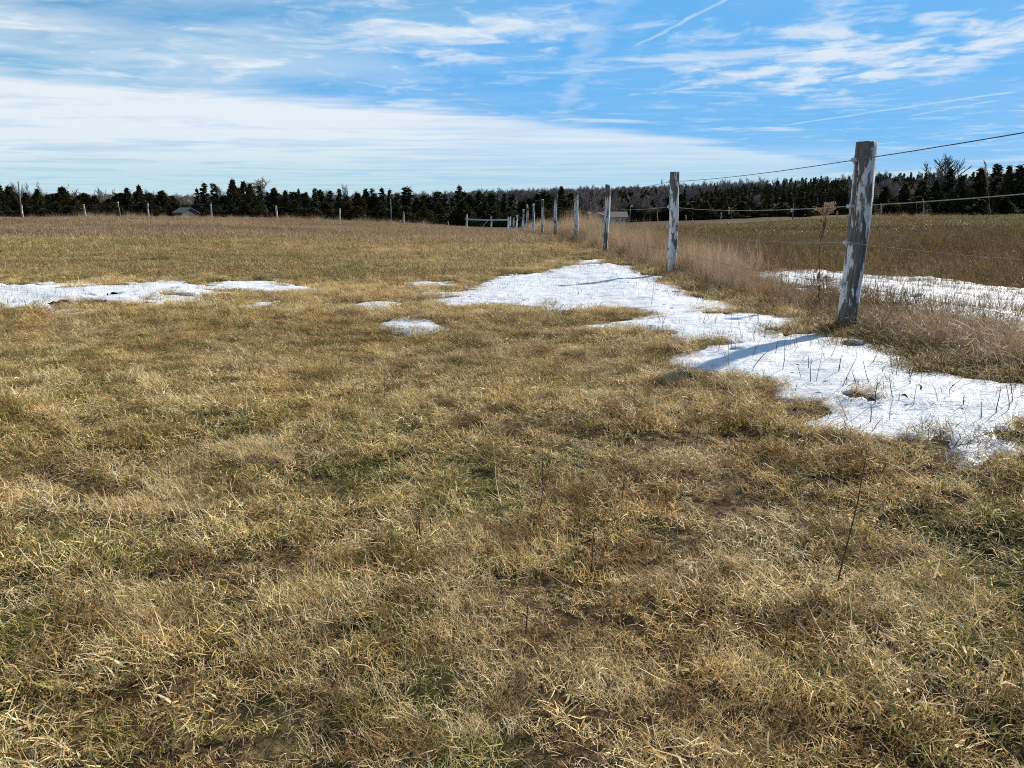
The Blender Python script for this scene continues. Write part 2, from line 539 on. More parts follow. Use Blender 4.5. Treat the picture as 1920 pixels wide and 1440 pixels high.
M['wire_dark'] = noisy_mat('rusty_wire', (0.05, 0.04, 0.035), (0.12, 0.10, 0.09), 30, 0.75, bump=0.0)
M['wire_pale'] = noisy_mat('weathered_rope', (0.22, 0.20, 0.18), (0.36, 0.34, 0.31), 60, 0.85, bump=0.0)
M['insulator'] = noisy_mat('pale_plastic', (0.42, 0.40, 0.42), (0.62, 0.60, 0.62), 20, 0.45)
M['board'] = noisy_mat('grey_board', (0.38, 0.37, 0.36), (0.58, 0.57, 0.55), 6, 0.85, stretch=(0.2, 1, 4))
M['pole'] = noisy_mat('pole_wood', (0.13, 0.115, 0.10), (0.25, 0.225, 0.20), 6, 0.85, stretch=(1, 1, 0.1))
M['stalk'] = noisy_mat('dry_stalk', (0.045, 0.03, 0.02), (0.13, 0.085, 0.05), 30, 0.8)
M['straw_stalk'] = noisy_mat('pale_stalk', (0.30, 0.22, 0.13), (0.52, 0.41, 0.26), 30, 0.7, trans=0.2)
M['seed'] = noisy_mat('goldenrod_seed', (0.45, 0.29, 0.17), (0.74, 0.52, 0.35), 25, 0.9, trans=0.35)
M['leaf'] = noisy_mat('dead_leaf', (0.10, 0.06, 0.035), (0.24, 0.15, 0.085), 12, 0.8, trans=0.25)
M['bark'] = noisy_mat('bark', (0.06, 0.05, 0.043), (0.14, 0.12, 0.105), 3, 0.9)
M['twig'] = noisy_mat('bare_twigs', (0.17, 0.14, 0.125), (0.29, 0.245, 0.22), 2, 0.9)
M['twig_tan'] = noisy_mat('tan_twigs', (0.30, 0.215, 0.13), (0.44, 0.33, 0.21), 2, 0.9)


def make_needle_mat(name, stops, trans=0.2):
    m, N = material(name)
    at = N.n('ShaderNodeAttribute', attribute_name='tone', attribute_type='GEOMETRY')
    s = N.n('ShaderNodeSeparateColor', {0: at.outputs['Color']})
    oi = N.n('ShaderNodeObjectInfo').outputs['Random']
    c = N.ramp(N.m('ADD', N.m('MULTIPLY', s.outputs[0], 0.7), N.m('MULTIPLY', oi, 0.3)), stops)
    finish(N, c, rough=0.7, spec=0.2, trans=trans)
    return m


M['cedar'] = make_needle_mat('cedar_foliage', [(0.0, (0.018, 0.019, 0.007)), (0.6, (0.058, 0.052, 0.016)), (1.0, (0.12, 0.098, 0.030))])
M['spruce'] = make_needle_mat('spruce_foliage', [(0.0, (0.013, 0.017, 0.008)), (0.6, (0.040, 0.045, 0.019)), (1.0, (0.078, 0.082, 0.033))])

# ------------------------------------------------------------------ the ground sheet
def build_ground():
    n = 520
    s = np.linspace(-1, 1, n)
    a = 1.6
    xs = a * np.sinh(math.asinh(2600 / a) * s)
    ys = 3.0 + a * np.sinh(math.asinh(2600 / a) * s)
    Xg, Yg = np.meshgrid(xs, ys)
    Z = h(Xg, Yg) - 0.012
    me = bpy.data.meshes.new('ground')
    v = np.stack([Xg, Yg, Z], -1).reshape(-1, 3)
    i = np.arange(n * n).reshape(n, n)
    q = np.stack([i[:-1, :-1], i[:-1, 1:], i[1:, 1:], i[1:, :-1]], -1).reshape(-1, 4)
    me.vertices.add(len(v)); me.vertices.foreach_set('co', v.ravel())
    me.loops.add(q.size); me.loops.foreach_set('vertex_index', q.ravel())
    me.polygons.add(len(q)); me.polygons.foreach_set('loop_start', np.arange(0, q.size, 4))
    me.polygons.foreach_set('use_smooth', np.ones(len(q), bool))
    me.update(calc_edges=True)
    me.materials.append(M['ground'])
    link('ground', me, kind='structure', label='brown pasture ground rolling up to the fence and fields beyond', category='ground')


build_ground()

# ------------------------------------------------------------------ snow
def poly_sdf(px, py, poly):
    """Signed distance, positive inside."""
    d = np.full(px.shape, 1e9); inside = np.zeros(px.shape, bool)
    k = len(poly)
    for i in range(k):
        ax, ay = poly[i]; bx, by = poly[(i + 1) % k]
        ex, ey = bx - ax, by - ay
        t = np.clip(((px - ax) * ex + (py - ay) * ey) / (ex * ex + ey * ey + 1e-12), 0, 1)
        d = np.minimum(d, np.hypot(px - ax - t * ex, py - ay - t * ey))
        cond = ((ay > py) != (by > py)) & (px < (bx - ax) * (py - ay) / (by - ay + 1e-12) + ax)
        inside ^= cond
    return np.where(inside, d, -d)


SNOW = {
    'main': ['large bright snow patch winding along the left foot of the post fence', [
        [(782, 550), (850, 549), (890, 545), (907, 537), (905, 532), (925, 527), (955, 523), (960, 518), (1040, 513), (1060, 504), (1095, 499),
         (1140, 498), (1175, 500), (1200, 508), (1190, 515), (1215, 522), (1240, 535), (1270, 548), (1310, 560), (1365, 570), (1365, 578), (1340, 580),
         (1290, 583), (1230, 582), (1220, 578), (1150, 575), (1130, 580), (1040, 583), (1020, 578), (1010, 574), (960, 571), (925, 572), (900, 578),
         (860, 578), (840, 572), (805, 566), (835, 560), (850, 557), (820, 554)],
        [(1095, 614), (1140, 608), (1200, 598), (1225, 592), (1245, 578), (1300, 576), (1330, 578), (1315, 588), (1350, 591), (1400, 590), (1440, 594),
         (1490, 601), (1500, 607), (1480, 616), (1460, 623), (1460, 630), (1480, 633), (1535, 629), (1580, 633), (1610, 637), (1620, 645), (1650, 650),
         (1680, 660), (1715, 680), (1725, 695), (1760, 695), (1795, 698), (1830, 712), (1870, 718), (1920, 722), (2000, 730), (2060, 760), (2050, 800),
         (1980, 800), (1920, 795), (1900, 801), (1870, 806), (1868, 814), (1890, 822), (1905, 832), (1910, 845), (1870, 845), (1850, 855),
         (1815, 872), (1800, 865), (1785, 850), (1770, 845), (1765, 830), (1730, 818), (1680, 817), (1650, 825), (1600, 815), (1560, 815), (1515, 812),
         (1500, 800), (1510, 785), (1535, 780), (1545, 755), (1530, 748), (1490, 750), (1445, 748), (1440, 740), (1455, 728), (1440, 715), (1400, 712),
         (1375, 705), (1310, 700), (1260, 695), (1240, 685), (1255, 675), (1280, 665), (1290, 655), (1305, 649), (1305, 645), (1285, 641), (1240, 632),
         (1200, 625), (1150, 618)]], 0.021, 0.03],
    'left': ['long thin snow streak lying across the pasture at the far left', [
        [(-120, 530), (0, 530), (60, 529), (110, 530), (180, 533), (250, 531), (300, 531), (400, 532), (470, 531), (500, 528), (525, 534), (540, 543),
         (510, 547), (480, 543), (440, 549), (380, 550), (355, 556), (365, 563), (330, 568), (300, 577), (290, 571), (240, 574), (165, 574), (155, 585),
         (130, 581), (100, 585), (80, 577), (0, 577), (-120, 580)]], 0.04, 0.03],
    'ditch': ['rough snow in the ditch behind the nearest fence post', [
        [(1400, 523), (1435, 512), (1480, 509), (1530, 509), (1580, 514), (1620, 521), (1690, 518), (1740, 526), (1790, 531), (1850, 539), (1900, 544),
         (1960, 552), (2060, 570), (2060, 640), (1960, 640), (1900, 628), (1870, 612), (1830, 606), (1780, 600), (1720, 585), (1690, 570), (1640, 568), (1580, 560),
         (1530, 556), (1480, 550), (1450, 540), (1420, 530)]], 0.04, 0.05],
    'a': ['small flat snow scrap just left of the large snow patch', [[(655, 572), (700, 569), (738, 571), (754, 576), (742, 582), (700, 583), (672, 578)]], 0.03, 0.022],
    'b': ['thin snow sliver above the small triangular snow scrap', [[(740, 593), (800, 588), (852, 588), (852, 594), (770, 598)]], 0.03, 0.022],
    'c': ['small triangular snow scrap nearest the middle of the pasture', [[(716, 610), (760, 605), (812, 609), (824, 621), (780, 624), (742, 624), (728, 617)]], 0.03, 0.022],
    'd': ['narrow snow sliver at the tip of the large snow patch', [[(770, 532), (830, 530), (836, 535), (778, 537)]], 0.1, 0.03],
    'e': ['tiny snow strip beyond the upper end of the large patch', [[(1096, 491), (1125, 488), (1132, 494), (1102, 496)]], 0.1, 0.03],
    'f': ['broken snow crust right of the long left snow streak', [[(463, 571), (500, 564), (504, 573), (475, 577)]], 0.03, 0.022],
    'g': ['short snow strip under the tail of the left streak', [[(375, 565), (440, 563), (450, 568), (388, 570)]], 0.03, 0.022],
    'h': ['far snow strip lying at the foot of the board rails', [[(952, 433), (988, 432), (990, 437), (950, 437)]], 0.4, 0.05],
    'i': ['snow fleck between the left streak and the triangular scrap', [[(550, 541), (580, 540), (584, 545), (554, 546)]], 0.06, 0.03],
}
SNOW_W = {}
for key, (label, polys, cell, thick) in SNOW.items():
    SNOW_W[key] = [[ground(*p) for p in poly] for poly in polys]


def snow_sdf(x, y, key):
    d = np.full(np.shape(x), -1e9)
    for poly in SNOW_W[key]:
        d = np.maximum(d, poly_sdf(x, y, poly))
    dist = np.maximum(np.hypot(x, y), 3) / 8
    rag = 0.18 * vnoise(x, y, 0.5, 21) + 0.17 * vnoise(x, y, 0.19, 22) + 0.13 * vnoise(x, y, 0.08, 23) + 0.08 * vnoise(x, y, 0.04, 29)
    hole = np.clip(vnoise(x, y, 0.45, 24) + 0.8 * vnoise(x, y, 0.15, 25) + 0.5 * vnoise(x, y, 0.06, 28) - 0.50, 0, 1) * 3.0     # melted-through spots
    if key == 'ditch': hole = hole * 1.5 + np.clip(vnoise(x, y, 0.16, 27) - 0.10, 0, 1) * 1.0
    if key == 'left': hole = hole * 2.0 + np.clip(vnoise(x * .5, y, 0.3, 26) + .6 * vnoise(x, y, .12, 30) - 0.10, 0, 1) * 5.0
    return d + np.clip(0.16 * (dist - 0.75), -0.05, 0.12) + rag * np.clip(dist, 0.5, 2.4) - hole * np.where(d < 1.0, 0.6, 0.3)


def all_snow(x, y):
    d = np.full(np.shape(x), -1e9)
    for k in SNOW_W:
        xs = [p[0] for poly in SNOW_W[k] for p in poly]; ys = [p[1] for poly in SNOW_W[k] for p in poly]
        m = (x > min(xs) - 1) & (x < max(xs) + 1) & (y > min(ys) - 1) & (y < max(ys) + 1)
        if m.any(): d[m] = np.maximum(d[m], snow_sdf(x[m], y[m], k))
    return d


def build_snow():
    for key, (label, polys, cell, thick) in SNOW.items():
        P = [p for poly in SNOW_W[key] for p in poly]
        x0, x1 = min(p[0] for p in P) - .3, max(p[0] for p in P) + .3
        y0, y1 = min(p[1] for p in P) - .3, max(p[1] for p in P) + .3
        nx, ny = int((x1 - x0) / cell) + 2, int((y1 - y0) / cell) + 2
        Xg, Yg = np.meshgrid(np.linspace(x0, x1, nx), np.linspace(y0, y1, ny))
        sd = snow_sdf(Xg, Yg, key)
        t = np.clip((sd + 0.02) / 0.6, 0, 1); t = 0.15 * np.clip(t * 14, 0, 1) + 0.85 * t
        rough = 0.034 if key == 'ditch' else 0.017
        soft = hs(Xg, Yg) + 0.06 * vnoise(Xg, Yg, 1.7, 1) + 0.16 * (1 + np.clip(np.hypot(Xg, Yg) / 150, 0, 4)) * vnoise(Xg, Yg, 9, 4)
        soft = np.maximum(soft, h(Xg, Yg) - 0.004) * 0.7 + h(Xg, Yg) * 0.3
        und = rough * (vnoise(Xg * 0.6, Yg, 0.3, 31) + 0.7 * vnoise(Xg * 0.7, Yg, 0.13, 32) + 0.35 * vnoise(Xg, Yg, 0.06, 33)) * 1.6
        near_thin = np.clip((np.hypot(Xg, Yg) - 4.4) / 1.2, 0.15, 1)
        und = und * near_thin; t = t * near_thin
        Z = soft + thick * t + und * t - 0.07 * (1 - np.clip((sd + 0.10) / 0.12, 0, 1))
        keep = sd > -0.22
        i = np.arange(nx * ny).reshape(ny, nx)
        q = np.stack([i[:-1, :-1], i[:-1, 1:], i[1:, 1:], i[1:, :-1]], -1).reshape(-1, 4)
        kf = keep.ravel()[q].all(1)
        q = q[kf]
        if not len(q): continue
        used = np.unique(q)
        remap = np.full(nx * ny, -1); remap[used] = np.arange(len(used))
        v = np.stack([Xg, Yg, Z], -1).reshape(-1, 3)[used]
        edge = np.clip((sd.ravel()[used] + 0.02) / 0.16, 0, 1)
        me = new_mesh('snow_patch', v, remap[q], M['snow'], True, tone=np.stack([edge, edge, edge, np.ones_like(edge)], -1))
        link('snow_patch', me, kind='stuff', label=label, category='snow', group='melting snow patches')


build_snow()

# ------------------------------------------------------------------ grass prototypes and scattering
def blades(n, radius, length, width, th0, th1, seed, segs=3, gmean=0.5, zjit=0.0, rmean=0.5, kink=0.4, bend_side=0.5):
    g = np.random.default_rng(seed)
    a, rr = g.uniform(0, 2 * np.pi, n), radius * np.sqrt(g.uniform(0, 1, n))
    bx, by = rr * np.cos(a), rr * np.sin(a)
    bz = g.uniform(-0.01, zjit + 1e-6, n)
    L = g.uniform(*length, n) * g.uniform(0.7, 1.15, n)
    W = g.uniform(*width, n)
    az = g.uniform(0, 2 * np.pi, n)
    t0, t1 = g.uniform(*th0, n), g.uniform(*th1, n)
    side = g.normal(0, bend_side, n)
    tw = g.normal(0, 0.5, n)
    r_, g_ = np.clip(g.normal(rmean, 0.24, n), 0, 1), np.clip(g.normal(gmean, 0.27, n), 0, 1)
    V, F, T = [], [], []
    px, py, pz = bx.copy(), by.copy(), bz.copy()
    idx = np.arange(n) * (2 * segs + 1)
    allv = np.zeros((n, 2 * segs + 1, 3)); tone = np.zeros((n, 2 * segs + 1, 4)); tone[..., 3] = 1
    for s in range(segs + 1):
        f = s / segs
        tone[:, 2 * s:2 * s + 2 if s < segs else None, 0] = r_[:, None]
        tone[:, 2 * s:2 * s + 2 if s < segs else None, 1] = g_[:, None]
        tone[:, 2 * s:2 * s + 2 if s < segs else None, 2] = f
        azs = az + side * f
        if s < segs:
            w = W * (1 - 0.55 * f) * 0.5
            sx, sy, sz = -np.sin(azs) * np.cos(tw), np.cos(azs) * np.cos(tw), np.sin(tw)
            allv[:, 2 * s] = np.stack([px - sx * w, py - sy * w, pz - sz * w], -1)
            allv[:, 2 * s + 1] = np.stack([px + sx * w, py + sy * w, pz + sz * w], -1)
            th = t0 + (t1 - t0) * f + g.normal(0, kink * 0.3, n)
            st = L / segs
            px, py, pz = px + np.sin(th) * np.cos(azs) * st, py + np.sin(th) * np.sin(azs) * st, np.maximum(pz + np.cos(th) * st, -0.01)
        else:
            allv[:, 2 * s] = np.stack([px, py, pz], -1)
    k = 2 * segs
    faces = []
    for i in idx:
        for s in range(segs - 1):
            b = i + 2 * s
            faces.append((b, b + 1, b + 3, b + 2))
        b = i + k - 2
        faces.append((b, b + 1, b + 2))
    return allv.reshape(-1, 3), faces, tone.reshape(-1, 4)


def join(parts):
    V, F, T, o = [], [], [], 0
    for v, f, t in parts:
        V.append(v); T.append(t); F += [tuple(i + o for i in q) for q in f]; o += len(v)
    return np.concatenate(V), F, np.concatenate(T)


def protos(name, specs, mat):
    c = bpy.data.collections.new(name)
    for i, parts in enumerate(specs):
        v, f, t = join(parts)
        me = new_mesh(name, v, f, mat, tone=t)
        o = bpy.data.objects.new('%s_%02d' % (name, i), me)
        c.objects.link(o)
    return c


def scatter(name, coll, nvar, pts, scale, label, category, rot=None, seed=1, tilt=0.12):
    g = np.random.default_rng(seed)
    n = len(pts)
    me = bpy.data.meshes.new(name)
    me.vertices.add(n); me.vertices.foreach_set('co', np.asarray(pts, np.float32).ravel())
    r_ = np.stack([g.normal(0, tilt, n), g.normal(0, tilt, n), g.uniform(0, 2 * np.pi, n)], -1) if rot is None else rot
    me.attributes.new('rot', 'FLOAT_VECTOR', 'POINT').data.foreach_set('vector', r_.astype(np.float32).ravel())
    me.attributes.new('scl', 'FLOAT_VECTOR', 'POINT').data.foreach_set('vector', np.asarray(scale, np.float32).ravel())
    me.attributes.new('idx', 'INT', 'POINT').data.foreach_set('value', g.integers(0, nvar, n).astype(np.int32))
    me.attributes.new('itone', 'FLOAT', 'POINT').data.foreach_set('value', g.uniform(0, 1, n).astype(np.float32))
    o = link(name, me, kind='stuff', label=label, category=category)
    ng = bpy.data.node_groups.new(name, 'GeometryNodeTree')
    ng.interface.new_socket('Geometry', in_out='INPUT', socket_type='NodeSocketGeometry')
    ng.interface.new_socket('Geometry', in_out='OUTPUT', socket_type='NodeSocketGeometry')
    nd, lk = ng.nodes, ng.links
    gi, go = nd.new('NodeGroupInput'), nd.new('NodeGroupOutput')
    ci = nd.new('GeometryNodeCollectionInfo')
    ci.inputs['Collection'].default_value = coll
    ci.inputs['Separate Children'].default_value = True
    ci.inputs['Reset Children'].default_value = True
    iop = nd.new('GeometryNodeInstanceOnPoints')
    iop.inputs['Pick Instance'].default_value = True

    def attr(nm, typ):
        a = nd.new('GeometryNodeInputNamedAttribute'); a.data_type = typ
        a.inputs['Name'].default_value = nm
        return a.outputs['Attribute']
    lk.new(gi.outputs[0], iop.inputs['Points'])
    lk.new(ci.outputs[0], iop.inputs['Instance'])
    lk.new(attr('idx', 'INT'), iop.inputs['Instance Index'])
    e2r = nd.new('FunctionNodeEulerToRotation')
    lk.new(attr('rot', 'FLOAT_VECTOR'), e2r.inputs[0])
    lk.new(e2r.outputs[0], iop.inputs['Rotation'])
    lk.new(attr('scl', 'FLOAT_VECTOR'), iop.inputs['Scale'])
    lk.new(iop.outputs[0], go.inputs[0])
    o.modifiers.new('scatter', 'NODES').node_group = ng
    return o


def wedge(n, y0, y1, seed, umax=0.80, pad=0.5):
    """Even random ground points in the field between two distances."""
    k = np.arange(n) + 1.0                       # low-discrepancy spread, so no bare gaps
    a, b = (seed * 0.137 + k * 0.7548776662466927) % 1.0, (seed * 0.371 + k * 0.5698402909980532) % 1.0
    y = np.sqrt(y0 * y0 + (y1 * y1 - y0 * y0) * a)
    x = (2 * b - 1) * (umax * y + pad)
    return x, y


def on_ground(x, y, dz=0.0): return np.stack([x, y, h(x, y) + dz], -1)
def s3(s, sz=None): return np.stack([s, s, s if sz is None else sz], -1)


def build_pasture():
    D = math.radians
    near = []
    for i in range(6):
        near.append([
            blades(330, 0.25, (0.02, 0.075), (0.0020, 0.0042), (D(40), D(82)), (D(70), D(105)), 100 + i, gmean=0.34, zjit=0.022, rmean=0.74, kink=0.7),
            blades(200, 0.25, (0.018, 0.055), (0.0018, 0.0036), (D(5), D(45)), (D(35), D(95)), 200 + i, gmean=0.58, rmean=0.62, kink=0.8),
            blades(100, 0.25, (0.015, 0.045), (0.002, 0.0042), (D(60), D(88)), (D(70), D(100)), 300 + i, segs=2, gmean=0.3, zjit=0.008, rmean=0.15),
            blades(16, 0.25, (0.025, 0.08), (0.004, 0.009), (D(60), D(86)), (D(80), D(105)), 400 + i, gmean=0.05, zjit=0.035, rmean=0.9, kink=1.2),
            blades(7, 0.25, (0.09, 0.22), (0.0016, 0.0028), (D(25), D(75)), (D(40), D(95)), 500 + i, gmean=0.05, rmean=0.85, segs=4),
        ])
    for i in range(2):      # fresher green tufts with finer upright blades
        near.append([
            blades(240, 0.13, (0.03, 0.085), (0.0016, 0.003), (D(3), D(40)), (D(30), D(90)), 600 + i, gmean=0.95, rmean=0.58),
            blades(260, 0.25, (0.02, 0.07), (0.0020, 0.0042), (D(45), D(80)), (D(75), D(105)), 650 + i, gmean=0.45, zjit=0.02, rmean=0.62, kink=1.0)])
    for i in range(2):      # bleached straw mats
        near.append([
            blades(430, 0.20, (0.03, 0.09), (0.002, 0.004), (D(15), D(70)), (D(60), D(105)), 670 + i, gmean=0.05, zjit=0.03, rmean=0.86, kink=0.9)])
    cn = protos('near_grass_tuft', near, M['grass'])
    # closest turf: small tufts of very uneven height, with dark hollows between them
    close = []
    for i in range(8):
        r0 = 0.10
        green = 0.30 if i < 6 else 0.62
        close.append([
            blades(78, r0, (0.025, 0.085), (0.0021, 0.0044), (D(35), D(82)), (D(70), D(108)), 2100 + i, gmean=green, zjit=0.016, rmean=0.76, kink=0.8, bend_side=0.8),
            blades(40, r0, (0.02, 0.06), (0.0018, 0.0036), (D(5), D(50)), (D(35), D(100)), 2200 + i, gmean=green + .25, rmean=0.62, kink=0.8),
            blades(26, r0, (0.015, 0.04), (0.002, 0.0040), (D(60), D(88)), (D(70), D(100)), 2300 + i, segs=2, gmean=0.75, zjit=0.004, rmean=0.12),
            blades(4, r0, (0.03, 0.075), (0.004, 0.0075), (D(55), D(86)), (D(80), D(110)), 2400 + i, gmean=0.05, zjit=0.03, rmean=0.92, kink=1.2),
            blades(2, r0, (0.10, 0.24), (0.0018, 0.0032), (D(35), D(80)), (D(50), D(95)), 2500 + i, gmean=0.05, rmean=0.88, segs=4)])
    cc = protos('close_grass_tuft', close, M['grass'])
    x, y = wedge(2700, 0.9, 5.0, 21)
    m = (all_snow(x, y) < -0.03 + np.random.default_rng(79).exponential(0.04, len(x))) & (x < fence_x(y) + 0.2)
    x, y = x[m], y[m]
    clump = np.clip(0.5 + 1.3 * vnoise(x, y, 0.15, 53) + 0.8 * vnoise(x, y, 0.45, 54), 0, 1)
    s = 0.50 + 0.75 * clump
    scatter('pasture_grass', cc, 8, on_ground(x, y, -0.008 + 0.022 * clump), s3(s, s * (0.55 + 0.65 * clump)), 'matted straw and green turf closest to the camera', 'grass', seed=22, tilt=0.3)
    x, y = wedge(2300, 4.6, 9.0, 11)
    m = (all_snow(x, y) < -0.05 + np.random.default_rng(77).exponential(0.05, len(x))) & (x < fence_x(y) + 0.2)
    x, y = x[m], y[m]
    s = 0.55 + 0.5 * (vnoise(x, y, 0.55, 41) + 0.5) + 0.2 * (vnoise(x, y, 2.5, 42) + .5)
    g = np.random.default_rng(5)
    scatter('pasture_grass', cn, 10, on_ground(x, y), s3(s, s * g.uniform(0.6, 1.25, len(s))), 'short straw and green pasture grass just beyond the closest turf', 'grass', seed=2)

    # bleached tussocks that stand out of the turf
    pale = [[blades(520, 0.22, (0.04, 0.11), (0.0018, 0.0034), (D(5), D(60)), (D(50), D(105)), 1500 + i, gmean=0.12, zjit=0.02, rmean=0.9, kink=0.7)] for i in range(3)]
    cp = protos('bleached_tussock', pale, M['grass'])
    g = np.random.default_rng(16)
    xs, ys = [], []
    for px, py, n, rad in ((880, 1010, 9, .22), (830, 1120, 8, .2), (230, 950, 7, .25), (600, 1160, 5, .2), (330, 1130, 6, .2), (100, 1180, 5, .15), (1330, 770, 6, .3), (1120, 1240, 4, .15), (1560, 1250, 5, .18), (420, 870, 6, .3), (1290, 1040, 4, .2), (720, 1330, 5, .12), (1760, 1120, 4, .15)):
        gx, gy = ground(px, py)
        xs.append(gx + g.normal(0, rad, n)); ys.append(gy + g.normal(0, rad * .8, n))
    x, y = np.concatenate(xs), np.concatenate(ys)
    s = g.uniform(0.6, 1.05, len(x))
    scatter('pale_tussocks', cp, 3, on_ground(x, y), s3(s), 'bleached yellow tussocks scattered through the foreground turf', 'grass', seed=61)
    mid = []
    for i in range(5):
        mid.append([
            blades(430, 0.6, (0.03, 0.09), (0.0045, 0.008), (D(35), D(75)), (D(70), D(100)), 700 + i, segs=2, gmean=0.42, zjit=0.03, rmean=0.55),
            blades(240, 0.6, (0.03, 0.075), (0.0035, 0.006), (D(5), D(40)), (D(30), D(90)), 750 + i, segs=2, gmean=0.6, rmean=0.5),
            blades(14, 0.6, (0.15, 0.3), (0.003, 0.004), (D(5), D(45)), (D(10), D(70)), 780 + i, segs=3, gmean=0.1, rmean=0.85)])
    cm = protos('middle_grass_tuft', mid, M['grass'])
    x, y = wedge(2300, 8.0, 27.0, 12)
    m = (all_snow(x, y) < -0.5) & (x < fence_x(y) + 0.3)
    x, y = x[m], y[m]
    s = 0.55 + 0.45 * (vnoise(x, y, 1.5, 43) + 0.5) + 0.45 * (vnoise(x, y, 0.6, 50) + 0.5)
    scatter('pasture_grass', cm, 5, on_ground(x, y), s3(s), 'straw coloured pasture grass across the middle of the field', 'grass', seed=3, tilt=0.06)
    # finer tufts along the melting edges of the snow
    g = np.random.default_rng(15)
    for k in SNOW_W:
        if k == 'h': continue
        P = [p for poly in SNOW_W[k] for p in poly]
        x0, x1, y0, y1 = min(p[0] for p in P) - .9, max(p[0] for p in P) + .9, min(p[1] for p in P) - .9, max(p[1] for p in P) + .9
        n = int((x1 - x0) * (y1 - y0) * 26)
        x, y = g.uniform(x0, x1, n), g.uniform(y0, y1, n)
        sd = all_snow(x, y)
        m = (sd > -0.75) & (sd < (-0.10 if k in ('main', 'left', 'ditch') else -0.30) + g.exponential(0.035, n)) & (x < fence_x(y) + 0.2) & (y > 7.5) & (np.abs(x) < 0.8 * y + .5)
        x, y = x[m], y[m]
        if len(x) < 3: continue
        s = g.uniform(0.8, 1.3, len(x))
        scatter('pasture_grass', cn, 10, on_ground(x, y), s3(s), 'grass at the melting edge of the ' + SNOW[k][0], 'grass', seed=60)
    far = []
    for i in range(4):
        far.append([
            blades(520, 2.0, (0.07, 0.2), (0.012, 0.022), (D(15), D(65)), (D(50), D(98)), 800 + i, segs=2, gmean=0.42, zjit=0.04, rmean=0.58),
            blades(150, 2.0, (0.12, 0.30), (0.008, 0.012), (D(3), D(30)), (D(10), D(60)), 850 + i, segs=2, gmean=0.2, rmean=0.75)])
    cf = protos('far_grass_tuft', far, M['far_grass'])
    x, y = wedge(3400, 25.0, 105.0, 13)
    m = (x < fence_x(y) + 0.5) & (all_snow(x, y) < 0.1)
    x, y = x[m], y[m]
    s = 0.7 + 0.5 * (vnoise(x, y, 6, 44) + 0.5)
    scatter('pasture_grass', cf, 4, on_ground(x, y), s3(s), 'pale tan grass over the far rise of the pasture', 'grass', seed=4, tilt=0.03)
    return cn, cm, cf


def build_field():
    """The rougher field beyond the fence."""
    D = math.radians
    weeds = []
    for i in range(5):
        weeds.append([
            blades(60, 0.35, (0.12, 0.42), (0.003, 0.006), (D(2), D(40)), (D(5), D(75)), 900 + i, gmean=0.15, rmean=0.42),
            blades(110, 0.42, (0.06, 0.16), (0.004, 0.008), (D(30), D(80)), (D(60), D(100)), 930 + i, segs=2, gmean=0.42, zjit=0.05, rmean=0.45),
            blades(10, 0.42, (0.04, 0.09), (0.010, 0.02), (D(40), D(85)), (D(70), D(100)), 960 + i, segs=2, gmean=0.1, zjit=0.12, rmean=0.6)])
    cw = protos('field_weed_clump', weeds, M['weed'])
    x, y = wedge(9500, 6.5, 34.0, 14, umax=0.83)
    m = (x > fence_x(y) + 0.5) & (all_snow(x, y) < 0.0)
    x, y = x[m], y[m]
    s = (0.35 + 0.75 * (vnoise(x, y, 2.2, 45) + 0.5) + 0.5 * (vnoise(x, y, 0.7, 49) + 0.5)) * np.clip(1.15 - (y - 12) / 40, 0.5, 1.0)
    scatter('field_weeds', cw, 5, on_ground(x, y), s3(s), 'rough brown weeds and stubble in the field beyond the fence', 'weeds', seed=6)
    fw = []
    for i in range(4):
        fw.append([
            blades(500, 2.0, (0.06, 0.2), (0.012, 0.026), (D(20), D(70)), (D(50), D(98)), 1000 + i, segs=2, gmean=0.48, zjit=0.05, rmean=0.5),
            blades(140, 2.0, (0.1, 0.28), (0.007, 0.012), (D(3), D(30)), (D(10), D(60)), 1030 + i, segs=2, gmean=0.2, rmean=0.5)])
    cfw = protos('far_weed_clump', fw, M['weed'])
    x, y = wedge(4000, 30.0, 105.0, 15, umax=0.83)
    m = x > fence_x(y) + 0.3
    x, y = x[m], y[m]
    s = 0.7 + 0.5 * (vnoise(x, y, 5, 46) + 0.5)
    scatter('field_weeds', cfw, 4, on_ground(x, y), s3(s), 'brown and green stubble on the far rise of the right field', 'weeds', seed=7, tilt=0.03)
    # stubble standing in the ditch snow
    st = [[blades(16, 0.16, (0.06, 0.2), (0.0025, 0.005), (D(0), D(35)), (D(5), D(60)), 1060 + i, segs=2, gmean=0.0, rmean=0.45)] for i in range(4)]
    cs = protos('stubble_clump', st, M['weed'])
    P = SNOW_W['ditch'][0]
    g = np.random.default_rng(8)
    x = g.uniform(min(p[0] for p in P), max(p[0] for p in P), 2600); y = g.uniform(min(p[1] for p in P), max(p[1] for p in P), 2600)
    m = (snow_sdf(x, y, 'ditch') > -0.05) & (x / y < 0.82) & (vnoise(x, y, 0.6, 47) > -0.12)
    x, y = x[m], y[m]
    s = g.uniform(0.6, 1.2, len(x))
    scatter('snow_stubble', cs, 4, on_ground(x, y, 0.02), s3(s), 'brown stubble standing in the snow of the ditch', 'stubble', seed=8)


